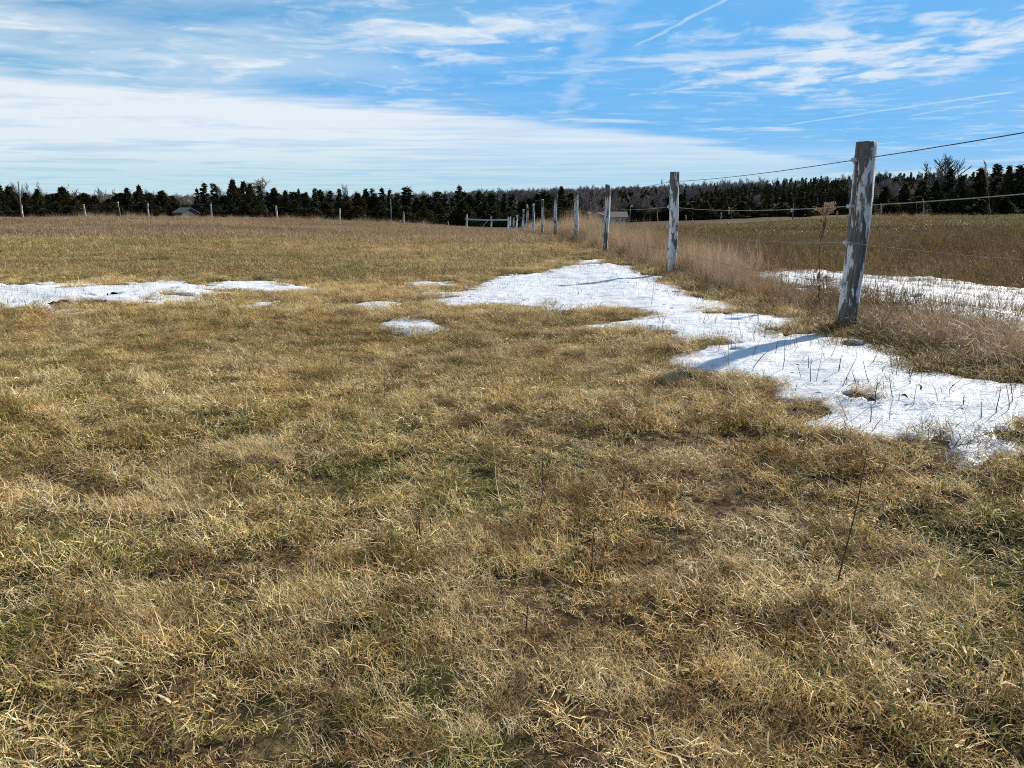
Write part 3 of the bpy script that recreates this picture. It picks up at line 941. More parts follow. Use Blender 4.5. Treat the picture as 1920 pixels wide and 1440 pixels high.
def build_tall_grass():
    D = math.radians
    t = []
    for i in range(6):
        t.append([
            blades(56, 0.16, (0.30, 0.8), (0.0025, 0.0048), (D(0), D(22)), (D(0), D(55)), 1100 + i, segs=4, gmean=0.1, rmean=0.58),
            blades(55, 0.20, (0.15, 0.45), (0.0025, 0.005), (D(5), D(60)), (D(30), D(115)), 1130 + i, segs=4, gmean=0.15, rmean=0.45),
            blades(50, 0.22, (0.08, 0.25), (0.003, 0.006), (D(40), D(80)), (D(70), D(105)), 1160 + i, segs=3, gmean=0.4, zjit=0.10, rmean=0.35)])
    ct = protos('tall_grass_clump', t, M['tall'])
    g = np.random.default_rng(9)
    y = np.concatenate([g.uniform(4.0, 12, 430), g.uniform(9, 30, 750), g.uniform(28, 73, 800)])
    off = g.normal(0.38, 0.34, len(y)) + np.where(y < 9, 0.08, 0.0)
    off = np.where(y > 10, off + g.exponential(0.30, len(y)), off)
    x = fence_x(y) + off
    m = (all_snow(x, y) < 0.0) & (off > -0.42)
    x, y, off = x[m], y[m], off[m]
    s = g.uniform(0.65, 1.05, len(x)) * np.where(off < 0, 0.6, 1.0) * np.clip(0.34 + (y - 9.3) / 3.6 * 0.66, 0.34, 1.0) * np.where(y > 25, 1.25, 1.0)
    s = s * np.where((off > 0.55) & (y < 10.5), 0.6, 1.0)
    sz = s * (0.75 + 0.6 * (vnoise(x, y, 1.6, 48) + 0.5))
    # leave the feet of the nearer posts in view
    for yp in (6.6, 13.0, 19.4):
        px = fence_x(yp)
        block = (np.abs(x - px) < 0.22) & (y < yp + 0.1) & (y > yp - 1.0)
        sz = np.where(block, sz * 0.4, sz); 
    scatter('tall_dry_grass', ct, 6, on_ground(x, y), s3(s, sz), 'tall pinkish tan dry grass growing along the fence line', 'grass', seed=9, tilt=0.18)
    br = [[blades(30, 0.15, (0.2, 0.62), (0.003, 0.006), (D(0), D(25)), (D(0), D(40)), 1400 + i, segs=4, gmean=0.0, rmean=0.35, kink=0.8),
           blades(30, 0.15, (0.03, 0.08), (0.005, 0.012), (D(10), D(90)), (D(40), D(120)), 1430 + i, segs=2, gmean=0.0, zjit=0.35, rmean=0.5)] for i in range(5)]
    cbw = protos('brown_weed_clump', br, M['weed'])
    y2 = np.concatenate([g.uniform(4.2, 13, 150), g.uniform(12, 40, 260)]); x2 = fence_x(y2) + g.normal(0.45, 0.4, len(y2))
    m = (all_snow(x2, y2) < 0.1) & (x2 > fence_x(y2) - .25)
    x2, y2 = x2[m], y2[m]
    s2 = g.uniform(0.5, 1.0, len(x2)) * np.clip(0.5 + (y2 - 9) / 8, 0.5, 1.0)
    scatter('brown_weeds', cbw, 5, on_ground(x2, y2), s3(s2), 'reddish brown dead weeds mixed into the grass along the fence', 'weeds', seed=29, tilt=0.15)
    # scruffy taller margin along the far cross fence and the crest of the right field
    x3 = np.concatenate([g.uniform(-62, -8, 420), g.uniform(24, 70, 400)]); y3 = np.where(x3 < 0, 74, 92) + g.normal(0, 2.0, len(x3))
    s3_ = g.uniform(0.5, 1.3, len(x3)) * (0.55 + 0.9 * (vnoise(x3, y3, 5, 71) + .5))
    scatter('margin_grass', ct, 6, on_ground(x3, y3), s3(s3_ * 1.6, s3_ * .75), 'scruffy tall grass along the far crest of both fields', 'grass', seed=30, tilt=0.1)
    # flattened thatch spilling over the ditch edge at the right
    mt = [[blades(150, 0.24, (0.12, 0.4), (0.003, 0.0055), (D(10), D(85)), (D(50), D(115)), 1200 + i, segs=4, gmean=0.05, zjit=0.14, rmean=0.6, kink=1.2, bend_side=1.0)] for i in range(4)]
    cm = protos('thatch_clump', mt, M['tall'])
    y = g.uniform(3.8, 6.6, 95); x = fence_x(y) + g.normal(0.42, 0.26, len(y))
    m = all_snow(x, y) < -0.05
    x, y = x[m], y[m]
    s = g.uniform(0.6, 1.0, len(x))
    scatter('flattened_thatch', cm, 4, on_ground(x, y), s3(s), 'flattened pale thatch heaped beside the snow at the right edge', 'grass', seed=10, tilt=0.45)
    # grey-brown low thatch at the feet of the strip, both sides
    lo = [[blades(120, 0.22, (0.06, 0.2), (0.003, 0.006), (D(30), D(75)), (D(70), D(105)), 1230 + i, segs=3, gmean=0.5, zjit=0.04, rmean=0.35)] for i in range(3)]
    cl = protos('verge_grass_tuft', lo, M['weed'])
    y = np.concatenate([g.uniform(3.6, 12, 650), g.uniform(12, 40, 600)]); x = fence_x(y) + g.normal(0.2, 0.55, len(y))
    m = all_snow(x, y) < 0.0
    x, y = x[m], y[m]
    s = g.uniform(0.6, 1.1, len(x))
    scatter('verge_grass', cl, 3, on_ground(x, y), s3(s), 'low brown grass at the foot of the fence posts', 'grass', seed=11)


def build_snow_stems():
    D = math.radians
    st = [[blades(5, 0.14, (0.05, 0.2), (0.0022, 0.004), (D(0), D(35)), (D(5), D(70)), 1300 + i, segs=2, gmean=0.0, rmean=0.3)] for i in range(5)]
    cs = protos('snow_stem_clump', st, M['weed'])
    g = np.random.default_rng(19)
    for key, n, lab in (('main', 1500, 'thin brown grass stems dotting the large snow patch'), ('left', 900, 'grass tips showing through the long left snow streak')):
        P = [p for poly in SNOW_W[key] for p in poly]
        x = g.uniform(min(p[0] for p in P), max(p[0] for p in P), n); y = g.uniform(min(p[1] for p in P), max(p[1] for p in P), n)
        m = (snow_sdf(x, y, key) > -0.03) & (vnoise(x, y, 1.1, 52) > -0.08)
        x, y = x[m], y[m]
        s = g.uniform(0.5, 1.15, len(x))
        scatter('snow_grass', cs, 5, on_ground(x, y, 0.015), s3(s), lab, 'grass', seed=20)


build_pasture()
build_snow_stems()
build_field()
build_tall_grass()

# ------------------------------------------------------------------ the post and wire fence
def post_mesh(height, rad, seed, bury=0.25, lean=(0, 0), square=0.0):
    g = np.random.default_rng(seed)
    n, rings = 28, 34
    V, F = [], []
    ph = g.uniform(0, 6.28, 4)
    for j in range(rings):
        z = -bury + (height + bury) * j / (rings - 1)
        tz = max(z, 0) / height
        cx = 0.014 * math.sin(z * 3.1 + ph[0]) + lean[0] * tz
        cyy = 0.012 * math.sin(z * 2.6 + ph[1]) + lean[1] * tz
        r0 = rad * (1.05 - 0.06 * tz + 0.04 * math.sin(z * 4 + ph[2]))
        for k in range(n):
            a = 2 * math.pi * k / n
            rr = r0 * (1 + square * 0.12 * math.cos(4 * a + ph[3]) + 0.035 * math.cos(3 * a + ph[0] + z) + 0.02 * math.cos(7 * a + 1.3 * z + ph[1]))
            crack = math.exp(-((math.sin((a - ph[2] - 0.15 * z) / 2)) / 0.045) ** 2) + 0.7 * math.exp(-((math.sin((a - ph[3] + 0.2 * z) / 2)) / 0.04) ** 2)
            rr *= 1 - 0.10 * crack + g.normal(0, 0.006)
            V.append((cx + rr * math.cos(a), cyy + rr * math.sin(a), z + (g.normal(0, 0.004) + 0.008 * math.cos(a + ph[0]) if j == rings - 1 else 0)))
    for j in range(rings - 1):
        for k in range(n):
            F.append((j * n + k, j * n + (k + 1) % n, (j + 1) * n + (k + 1) % n, (j + 1) * n + k))
    V.append((lean[0], lean[1], height - 0.006)); c = len(V) - 1
    o = (rings - 1) * n
    F += [(o + k, o + (k + 1) % n, c) for k in range(n)]
    return V, F


def build_fence():
    root = bpy.data.objects.new('wire_fence', None)
    COL.objects.link(root)
    root.location = (fence_x(6.6), 6.6, float(hs(fence_x(6.6), 6.6)))
    root['label'] = 'post and wire fence with peeling white posts running away along the snow'
    root['category'] = 'fence'
    bpy.context.view_layer.update()
    org = Vector(root.location)
    cols = {0: 1590, 1: 1257, 2: 1136, 3: 1079, 4: 1041, 5: 1017, 6: 1000, 7: 988, 8: 981, 9: 969, 10: 963, 11: 957}
    tops = {0: 265, 1: 322, 2: 346, 3: 367, 4: 364, 5: 374, 6: 382, 7: 384, 8: 392, 9: 404, 10: 408, 11: 406}
    bases = {0: 605, 1: 510, 2: 472, 3: 452, 4: 440, 5: 434, 6: 432, 7: 430, 8: 430, 9: 431, 10: 432, 11: 433}
    rads = {-1: .08, 0: .083, 1: .073, 2: .062, 3: .07, 4: .066}
    frac = (0.905, 0.668, 0.478, 0.258)
    at_wire = []
    for i in range(-1, 12):
        Y = 6.4 * (i + 1.03)
        X = at_depth(cols[i], Y, bases[i]) if i >= 0 else fence_x(Y)
        z0 = float(hm(X, Y))
        hh = max(1.25, min(2.0, z_at(tops[i], Y) - z0)) if i >= 0 else 1.72
        rad = rads.get(i, 0.068)
        at_wire.append((X, Y, z0, hh, rad))
        if i < 0: continue
        v, f = post_mesh(hh, rad, 50 + i, square=0.3 if i in (1, 2) else 0.1, lean=((0.012, 0), (0.01, 0.0), (0, 0))[i % 3])
        po = link('post', new_mesh('post', v, f, M['post'], True), root, (X - org.x, Y - org.y, z0 - org.z))
        if i == 0: po['label'] = 'nearest post, leaning, its white paint peeling off grey wood'
        if i <= 3:      # a pale insulator knob where each strand meets the post
            for wi, fr in enumerate(frac):
                b = MB()
                zz = fr * hh
                ctr = Vector((-rad * 1.02, -rad * 0.35, zz))
                b.tube([ctr + Vector((0.03, 0, 0)), ctr, ctr + Vector((-0.014, 0, 0)), ctr + Vector((-0.02, 0, 0)), ctr + Vector((-0.034, 0, 0))],
                       [0.013, 0.014, 0.022, 0.015, 0.017], 10)
                b.tube([ctr + Vector((-0.012, -0.004, 0.035)), ctr + Vector((-0.012, -0.006, -0.035))], [0.006, 0.006], 6)
                link('insulator', b.mesh('insulator', M['insulator'], True), po)
    for wi, (fr, rw, mt, sag) in enumerate(((frac[0], .0036, 'wire_dark', .03), (frac[1], .0034, 'wire_pale', .05), (frac[2], .0017, 'wire_pale', .08), (frac[3], .0018, 'wire_dark', .05))):
        pts = []
        for a, b in zip(at_wire[:-1], at_wire[1:]):
            for k in range(8):
                t = k / 8
                p = [a[j] + (b[j] - a[j]) * t for j in range(3)]
                za = (1.90, 1.66, 1.20, 0.84)[wi] if a is at_wire[0] else a[2] + fr * a[3]
                zz = za + (b[2] + fr * b[3] - za) * t - sag * 4 * t * (1 - t)
                pts.append((p[0] - (a[4] * (1 - t) + b[4] * t) * 1.0 - org.x, p[1] - (a[4] * (1 - t) + b[4] * t) * 0.62 - org.y, zz - org.z))
        b = MB().tube(pts, rw, 6)
        link('wire', b.mesh('wire', M[mt], True), root)


build_fence()


def build_cross_fence():
    Y = 74.0
    root = bpy.data.objects.new('wire_fence', None)
    COL.objects.link(root)
    bx = at_depth(400, Y)
    root.location = (bx, Y, float(hs(bx, Y)))
    root['label'] = 'distant row of pale fence posts across the rise of the pasture'
    root['category'] = 'fence'
    org = Vector(root.location)
    posts = [(-75, 388), (43, 391), (161, 386), (279, 382), (397, 380), (520, 386), (637, 391), (757, 397)]
    line = []
    for i, (px, top) in enumerate(posts):
        X = at_depth(px, Y); z0 = float(hs(X, Y))
        hh = min(max(z_at(top, Y) - z0, 1.35), 1.8)
        v, f = post_mesh(hh, 0.075, 80 + i, lean=(0.05 * math.sin(i * 2.3), 0))
        link('post', new_mesh('post', v, f, M['post'], True), root, (X - org.x, 0, z0 - org.z))
        line.append((X, z0, hh))
    line.append((at_depth(875, Y), float(hs(at_depth(875, Y), Y)), 1.6))
    for fr in (0.9, 0.6, 0.32):
        pts = []
        for a, b in zip(line[:-1], line[1:]):
            for k in range(4):
                t = k / 4
                X = a[0] + (b[0] - a[0]) * t
                pts.append((X - org.x, -0.085, a[1] + (b[1] - a[1]) * t + fr * (a[2] + (b[2] - a[2]) * t) - 0.1 * t * (1 - t) - org.z))
        link('wire', MB().tube(pts, 0.004, 5).mesh('wire', M['wire_dark'], True), root)
    # the short run of board rails that closes the corner
    root = bpy.data.objects.new('board_fence', None)
    COL.objects.link(root)
    X0 = at_depth(875, Y)
    root.location = (X0, Y, float(hs(X0, Y)))
    root['label'] = 'short board rail fence at the far corner of the pasture'
    root['category'] = 'fence'
    org = Vector(root.location)
    pts = []
    for i, (px, top) in enumerate([(875, 402), (921, 405), (953, 407)]):
        X = at_depth(px, Y); z0 = float(hs(X, Y)); hh = z_at(top, Y) - z0
        v, f = post_mesh(hh, 0.078, 95 + i)
        link('post', new_mesh('post', v, f, M['post'], True), root, (X - org.x, 0, z0 - org.z))
        pts.append((X - org.x, z0 - org.z))
    for (a, b), (pa, pb) in zip(((0, 1), (1, 2)), (((877, 411), (921, 413)), ((921, 412.5), (953, 412)))):
        za, zb = z_at(pa[1], Y) - org.z, z_at(pb[1], Y) - org.z
        xa, xb = pts[a][0] - 0.1, pts[b][0] + 0.1
        m = MB().add([(xa, -.12, za - .07), (xb, -.12, zb - .07), (xb, -.12, zb + .07), (xa, -.12, za + .07), (xa, -.083, za - .07), (xb, -.083, zb - .07), (xb, -.083, zb + .07), (xa, -.083, za + .07)],
                     [(0, 1, 2, 3), (5, 4, 7, 6), (0, 4, 5, 1), (3, 2, 6, 7), (1, 5, 6, 2), (0, 3, 7, 4)])
        if a == 1:
            m.v = [(x, y - 0.045, z) for x, y, z in m.v]
        link('rail', m.mesh('rail', M['board']), root)
    xb = pts[1][0]
    zr = z_at(414, Y) - org.z
    link('brace', MB().tube([(xb - 0.35, 0.02, zr), (xb - 1.15, 0.02, z_at(425, Y) - org.z - .3)], 0.03, 6).mesh('brace', M['board']), root)
    # a further fence beyond it: a few short posts show
    Y2 = 135.0
    root = bpy.data.objects.new('wire_fence', None)
    COL.objects.link(root)
    X0 = at_depth(794, Y2)
    root.location = (X0, Y2, float(hs(X0, Y2)))
    root['label'] = 'farthest wire fence, short posts in front of the dark trees'
    root['category'] = 'fence'
    org = Vector(root.location)
    line = []
    for i, px in enumerate((614, 660, 690, 732, 751, 794, 840)):
        X = at_depth(px, Y2); z0 = float(hs(X, Y2))
        v, f = post_mesh(1.2, 0.07, 120 + i)
        link('post', new_mesh('post', v, f, M['post'], True), root, (X - org.x, 0, z0 - org.z))
        line.append((X - org.x, -0.08, z0 + 0.95 - org.z))
    link('wire', MB().tube(line, 0.005, 5).mesh('wire', M['wire_dark'], True), root)


build_cross_fence()

# ------------------------------------------------------------------ buildings
def house_mats():
    def siding(name, c0, c1):
        m, N = material(name)
        tc = N.n('ShaderNodeTexCoord').outputs['Object']
        n = N.noise(N.mapping(tc, (1, 1, 6)), 3, 3)
        finish(N, N.mix(n, c0, c1), rough=0.7)
        return m
    M['siding'] = siding('pale_siding', (0.40, 0.40, 0.39), (0.50, 0.50, 0.49))
    M['brick'] = siding('brown_brick', (0.15, 0.115, 0.10), (0.23, 0.18, 0.16))
    M['shingle'] = siding('brown_shingle', (0.085, 0.07, 0.066), (0.14, 0.118, 0.11))
    M['barnwood'] = siding('grey_barn_boards', (0.055, 0.05, 0.05), (0.10, 0.092, 0.09))
    M['trim'] = siding('white_trim', (0.62, 0.62, 0.60), (0.72, 0.72, 0.70))
    m, N = material('window_glass')
    finish(N, (0.02, 0.024, 0.03), rough=0.08, spec=0.6)
    M['glass'] = m


house_mats()


def gable(b, x0, x1, y0, y1, z0, z1, over, thick=0.18, along='x'):
    """Two roof slopes with thickness over a rectangle."""
    if along == 'x':
        ym = (y0 + y1) / 2; sl = (z1 - z0) / (ym - y0)
        for s in (-1, 1):
            ye = (y0 - over) if s < 0 else (y1 + over)
            ze = z0 - over * sl
            P = [(x0 - over, ye, ze), (x1 + over, ye, ze), (x1 + over, ym, z1), (x0 - over, ym, z1)]
            b.add(P + [(x, y, z + thick) for x, y, z in P], [(0, 1, 2, 3), (7, 6, 5, 4), (0, 4, 5, 1), (1, 5, 6, 2), (2, 6, 7, 3), (3, 7, 4, 0)])
    else:
        xm = (x0 + x1) / 2; sl = (z1 - z0) / (xm - x0)
        for s in (-1, 1):
            xe = (x0 - over) if s < 0 else (x1 + over)
            ze = z0 - over * sl
            P = [(xe, y0 - over, ze), (xe, y1, ze), (xm, y1, z1), (xm, y0 - over, z1)]
            b.add(P + [(x, y, z + thick) for x, y, z in P], [(0, 1, 2, 3), (7, 6, 5, 4), (0, 4, 5, 1), (1, 5, 6, 2), (2, 6, 7, 3), (3, 7, 4, 0)])


def gable_wall(x0, x1, y0, y1, z0, ze, zp, along):
    b = MB()
    if along == 'x':
        ym = (y0 + y1) / 2
        prof = [(y0, z0), (y1, z0), (y1, ze), (ym, zp), (y0, ze)]
        v = [(x0, y, z) for y, z in prof] + [(x1, y, z) for y, z in prof]
    else:
        xm = (x0 + x1) / 2
        prof = [(x0, z0), (x1, z0), (x1, ze), (xm, zp), (x0, ze)]
        v = [(x, y0, z) for x, z in prof] + [(x, y1, z) for x, z in prof]
    f = [(0, 1, 2, 3, 4), (9, 8, 7, 6, 5)] + [(k, k + 5, (k + 1) % 5 + 5, (k + 1) % 5) for k in range(5)]
    return b.add(v, f)


def window(root, x, z, w, hgt, y):
    b = MB()
    t = 0.12
    b.box(x - w / 2 - t, x + w / 2 + t, y - .06, y + .02, z - t, z); b.box(x - w / 2 - t, x + w / 2 + t, y - .06, y + .02, z + hgt, z + hgt + t)
    b.box(x - w / 2 - t, x - w / 2, y - .058, y + .02, z, z + hgt); b.box(x + w / 2, x + w / 2 + t, y - .058, y + .02, z, z + hgt)
    wo = link('window', b.mesh('window', M['trim']), root)
    link('pane', MB().box(x - w / 2, x + w / 2, y - .02, y + .01, z, z + hgt).mesh('pane', M['glass']), wo)


def build_house():
    Y = 285.0
    x0, x1 = at_depth(1104, Y), at_depth(1176, Y)
    zb = z_at(421, Y); zr = z_at(397, Y); ze = z_at(407, Y)
    L = x1 - x0
    cx = (x0 + x1) / 2
    root = bpy.data.objects.new('house', None); COL.objects.link(root)
    root.location = (cx, Y, zb)
    root['label'] = 'low house with brown roof and pale siding beyond the fence, in front of woods'
    root['category'] = 'house'
    H, E = zr - zb, ze - zb
    link('wall', gable_wall(-L / 2, L / 2, 0, 8, -1.5, E, H - .1, 'x').mesh('wall', M['siding']), root)
    b = MB(); gable(b, -L / 2, L / 2, 0, 8, E, H - .1, 0.45)
    roof = link('roof', b.mesh('roof', M['shingle']), root)
    link('chimney', MB().box(-L / 2 + 5.6, -L / 2 + 6.3, 4.3, 5.0, H - .5, H + .9).mesh('chimney', M['brick']), roof)
    # front gable at the left, in brown brick
    g0, g1 = -L / 2 + .4, -L / 2 + 7.4
    link('wall', gable_wall(g0, g1, -2.2, 3, -1.5, E - .2, E + 1.25, 'y').mesh('wall', M['brick']), root)['label'] = 'brown brick front gable'
    b = MB(); gable(b, g0, g1, -2.2, 3, E - .2, E + 1.25, 0.4, along='y')
    link('roof', b.mesh('roof', M['shingle']), root)
    tr = MB()
    xm = (g0 + g1) / 2
    sl = 1.45 / (xm - g0)
    for s in (-1, 1):
        xe = g0 - .4 if s < 0 else g1 + .4
        tr.tube([(xe, -2.63, E - .2 - .4 * sl), (xm, -2.63, E + 1.27)], 0.13, 4)
    link('bargeboard', tr.mesh('bargeboard', M['trim']), root)
    link('door', MB().box(xm + 1.2, xm + 2.2, -2.26, -2.19, -1.5, 1.9).mesh('door', M['glass']), root)
    window(root, xm - 1.2, .9, 1.8, 1.1, -2.2)
    for k in range(4):
        window(root, -L / 2 + 8.9 + k * 1.72, 1.0, 0.95, 1.15, 0.0)
    # low annex at the left
    r2 = bpy.data.objects.new('garage', None); COL.objects.link(r2)
    a0, a1 = at_depth(1083, Y + 6), at_depth(1103, Y + 6)
    r2.location = ((a0 + a1) / 2, Y + 6, zb)
    r2['label'] = 'low grey outbuilding with dark roof left of the house'
    r2['category'] = 'outbuilding'
    W = a1 - a0
    link('wall', gable_wall(-W / 2, W / 2, 0, 6, -1.5, 1.9, 3.5, 'x').mesh('wall', M['siding']), r2)
    b = MB(); gable(b, -W / 2, W / 2, 0, 6, 1.9, 3.5, 0.35)
    link('roof', b.mesh('roof', M['shingle']), r2)
    link('door', MB().box(-.9, 1.5, -.06, .02, -1.5, 1.5).mesh('door', M['trim']), r2)
    # dark barn far left
    Y2 = 175.0
    r3 = bpy.data.objects.new('barn', None); COL.objects.link(r3)
    a0, a1 = at_depth(334, Y2), at_depth(367, Y2)
    W = a1 - a0
    zb3 = float(hs((a0 + a1) / 2, Y2)) - .2
    r3.location = ((a0 + a1) / 2, Y2, zb3)
    r3['label'] = 'small grey barn whose roof shows between the trees at the left'
    r3['category'] = 'barn'
    r3.rotation_euler.z = R(-28)
    zp, zE = z_at(389.5, Y2) - zb3, z_at(399, Y2) - zb3
    w2 = W * 0.4
    link('wall', gable_wall(-w2, w2 * .8, -2.2, 2.2, -.5, zE, zp - .1, 'x').mesh('wall', M['barnwood']), r3)
    b = MB(); gable(b, -w2, w2 * .8, -2.2, 2.2, zE, zp - .1, 0.3)
    link('roof', b.mesh('roof', M['barnwood']), r3)
    link('door', MB().box(-w2 - .05, -w2 + .02, -.7, .7, -.5, 2.0).mesh('door', M['bark']), r3)


build_house()


def utility_pole(px_top, px_base, top, Y, label, rad=0.13, extra=None):
    X, Xt = at_depth(px_base, Y), at_depth(px_top, Y, top)
    z0 = float(hs(X, Y))
    hh = z_at(top, Y) - z0
    root = bpy.data.objects.new('utility_pole', None); COL.objects.link(root)
    root.location = (X, Y, z0)
    root['label'], root['category'], root['group'] = label, 'pole', 'wooden poles in front of the trees'
    link('pole', MB().tube([(0, 0, -.6), ((Xt - X) / 2, 0, hh / 2), (Xt - X, 0, hh)], [rad, rad * .9, rad * .75], 10).mesh('pole', M['pole'], True), root)
    if extra == 'transformer':
        b = MB().tube([(-.42, -.05, hh - 2.6), (-.42, -.05, hh - 2.5), (-.42, -.05, hh - 1.6), (-.42, -.05, hh - 1.5)], [.2, .27, .27, .16], 12)
        link('transformer', b.mesh('transformer', M['trim'], True), root)
        link('bracket', MB().box(-.3, 0, -.1, 0, hh - 2.1, hh - 2.0).mesh('bracket', M['board']), root)
    if extra == 'lamp':
        link('lamp_arm', MB().tube([(Xt - X, 0, hh - .3), (Xt - X + .3, -.3, hh - .05), (Xt - X + .35, -.5, hh - .05)], .05, 6).mesh('lamp_arm', M['board']), root)
        link('lamp_head', MB().tube([(Xt - X + .35, -.5, hh - .35), (Xt - X + .35, -.5, hh - .1), (Xt - X + .35, -.5, hh + .15)], [.16, .34, .2], 10).mesh('lamp_head', M['trim'], True), root)
    if extra == 'cap':
        link('insulator', MB().tube([(Xt - X, 0, hh - .02), (Xt - X, 0, hh + .08), (Xt - X, 0, hh + .16)], [.06, .13, .08], 8).mesh('insulator', M['trim'], True), root)


utility_pole(34, 41, 340, 110.0, 'tall leaning wooden pole beside the leftmost fence post', 0.11)
utility_pole(221, 227, 381, 95.0, 'short dark leaning post with pale cap among the left trees', 0.07, 'cap')
utility_pole(732, 734, 373, 150.0, 'thin dark pole standing before the middle of the treeline', 0.11)
utility_pole(1488, 1486, 381, 230.0, 'pale pole with transformer left of the nearest fence post', 0.17, 'transformer')
utility_pole(1182, 1181, 386, 280.0, 'lamp pole beside the right end of the house', 0.14, 'lamp')


def radio_mast():
    Y = 1150.0
    X = at_depth(1238, Y)
    z0 = float(hs(X, Y)); hh = z_at(335, Y) - z0
    root = bpy.data.objects.new('radio_mast', None); COL.objects.link(root)
    root.location = (X, Y, z0)
    root['label'], root['category'] = 'slender radio mast on the far wooded ridge', 'mast'
    b = MB()
    w = 0.7
    cs = [(w * math.cos(a), w * math.sin(a)) for a in (0.5, 2.6, 4.7)]
    for c in cs: b.tube([(c[0], c[1], -2), (c[0], c[1], hh)], 0.16, 4)
    for k in range(int(hh / 2)):
        for i in range(3):
            a, c = cs[i], cs[(i + 1) % 3]
            b.tube([(a[0], a[1], 2 * k), (c[0], c[1], 2 * k + 2)], 0.07, 3)
    link('lattice', b.mesh('lattice', M['board']), root)
    link('antenna', MB().box(-.9, .9, -.5, .5, hh - 6, hh - 3).mesh('antenna', M['board']), root)


radio_mast()

# ------------------------------------------------------------------ trees
def needle_crown(kind, hgt, wid, seed):
    g = np.random.default_rng(seed)
    V, F, T = [], [], []
    def leaf(p, d, ln, w, tone):
        d = d / (np.linalg.norm(d) + 1e-9)
        s = np.cross(d, g.normal(0, 1, 3)); s /= (np.linalg.norm(s) + 1e-9)
        o = len(V)
        q = p + d * ln
        V.extend([p - s * w * .3, p + d * ln * .45 - s * w * .55, q, p + d * ln * .45 + s * w * .5])
        F.append((o, o + 1, o + 2, o + 3)); T.extend([(tone, tone, 0, 1)] * 4)
    if kind == 'spruce':
        levels = int(hgt * 3.0)
        for L in range(levels):
            f = (L + g.uniform(0, .9)) / levels
            z = hgt * (0.02 + 0.96 * f)
            rad = wid * ((1 - f) ** 1.05) * g.uniform(0.70, 1.12) + 0.07
            nb = max(4, int(10 * (1 - f) + 4))
            for b in range(nb):
                a = g.uniform(0, 6.283)
                ln = rad * g.uniform(0.6, 1.12)
                br = g.uniform(0, 1)
                ns = max(2, int(ln / 0.36))
                for k in range(ns):
                    t = (k + g.uniform(0.1, .9)) / ns
                    p = np.array([math.cos(a) * ln * t, math.sin(a) * ln * t, z - 0.30 * ln * t + 0.2 * ln * t * t])
                    for _ in range(2):
                        d = np.array([math.cos(a), math.sin(a), -0.45]) + g.normal(0, 0.6, 3)
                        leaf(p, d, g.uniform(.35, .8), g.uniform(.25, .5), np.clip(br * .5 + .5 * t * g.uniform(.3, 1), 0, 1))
        for k in range(10):
            leaf(np.array([0, 0, hgt * (.88 + .011 * k)]), np.array([0, 0, 1.]) + g.normal(0, .25, 3), .6, .12, .5)
    else:
        n = int(2600 * (hgt / 9) * (wid / 2.5))
        tips = [(0, 0, 1.0)] + [(g.normal(0, .34) * wid, g.normal(0, .34) * wid, g.uniform(.55, .85)) for _ in range(4)]
        for i in range(n):
            f = g.uniform(0, 1) ** 1.1
            a = g.uniform(0, 6.283)
            tx, ty, tz = tips[0] if g.uniform() < .4 else tips[g.integers(0, len(tips))]
            prof = (min(1, f * 6 + .7)) * (1 - f) ** 0.95
            lump = 0.80 + 0.16 * math.sin(3 * a + 9 * f + seed) + 0.12 * math.sin(7 * a - 17 * f)
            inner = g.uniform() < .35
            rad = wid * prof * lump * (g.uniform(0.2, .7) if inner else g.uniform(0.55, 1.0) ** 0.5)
            z = hgt * (0.0 + .98 * f * tz)
            p = np.array([math.cos(a) * rad + tx * f, math.sin(a) * rad + ty * f, z])
            d = np.array([math.cos(a) * .5, math.sin(a) * .5, 1.0]) + g.normal(0, 0.4, 3)
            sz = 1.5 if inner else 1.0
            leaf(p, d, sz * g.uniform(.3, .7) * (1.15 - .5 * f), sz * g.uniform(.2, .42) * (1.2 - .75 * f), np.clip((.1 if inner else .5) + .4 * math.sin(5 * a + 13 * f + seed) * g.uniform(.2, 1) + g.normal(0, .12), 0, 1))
        for tx, ty, tz in tips:
            for k in range(16):
                leaf(np.array([tx * tz, ty * tz, hgt * tz * (.82 + .011 * k)]) + g.normal(0, .06, 3), np.array([0, 0, 1.]) + g.normal(0, .22, 3), .6, .13, .5)
    return np.array(V), F, np.array(T)


def trunk_mesh(hgt, r0, mat, seed=0):
    g = np.random.default_rng(seed)
    k = 6
    b = MB().tube([(g.normal(0, .05) * (i > 0), g.normal(0, .05) * (i > 0), -.4 + (hgt + .4) * i / (k - 1)) for i in range(k)], [r0 * (1 - .85 * i / (k - 1)) for i in range(k)], 7)
    return b.mesh('trunk', mat, True)


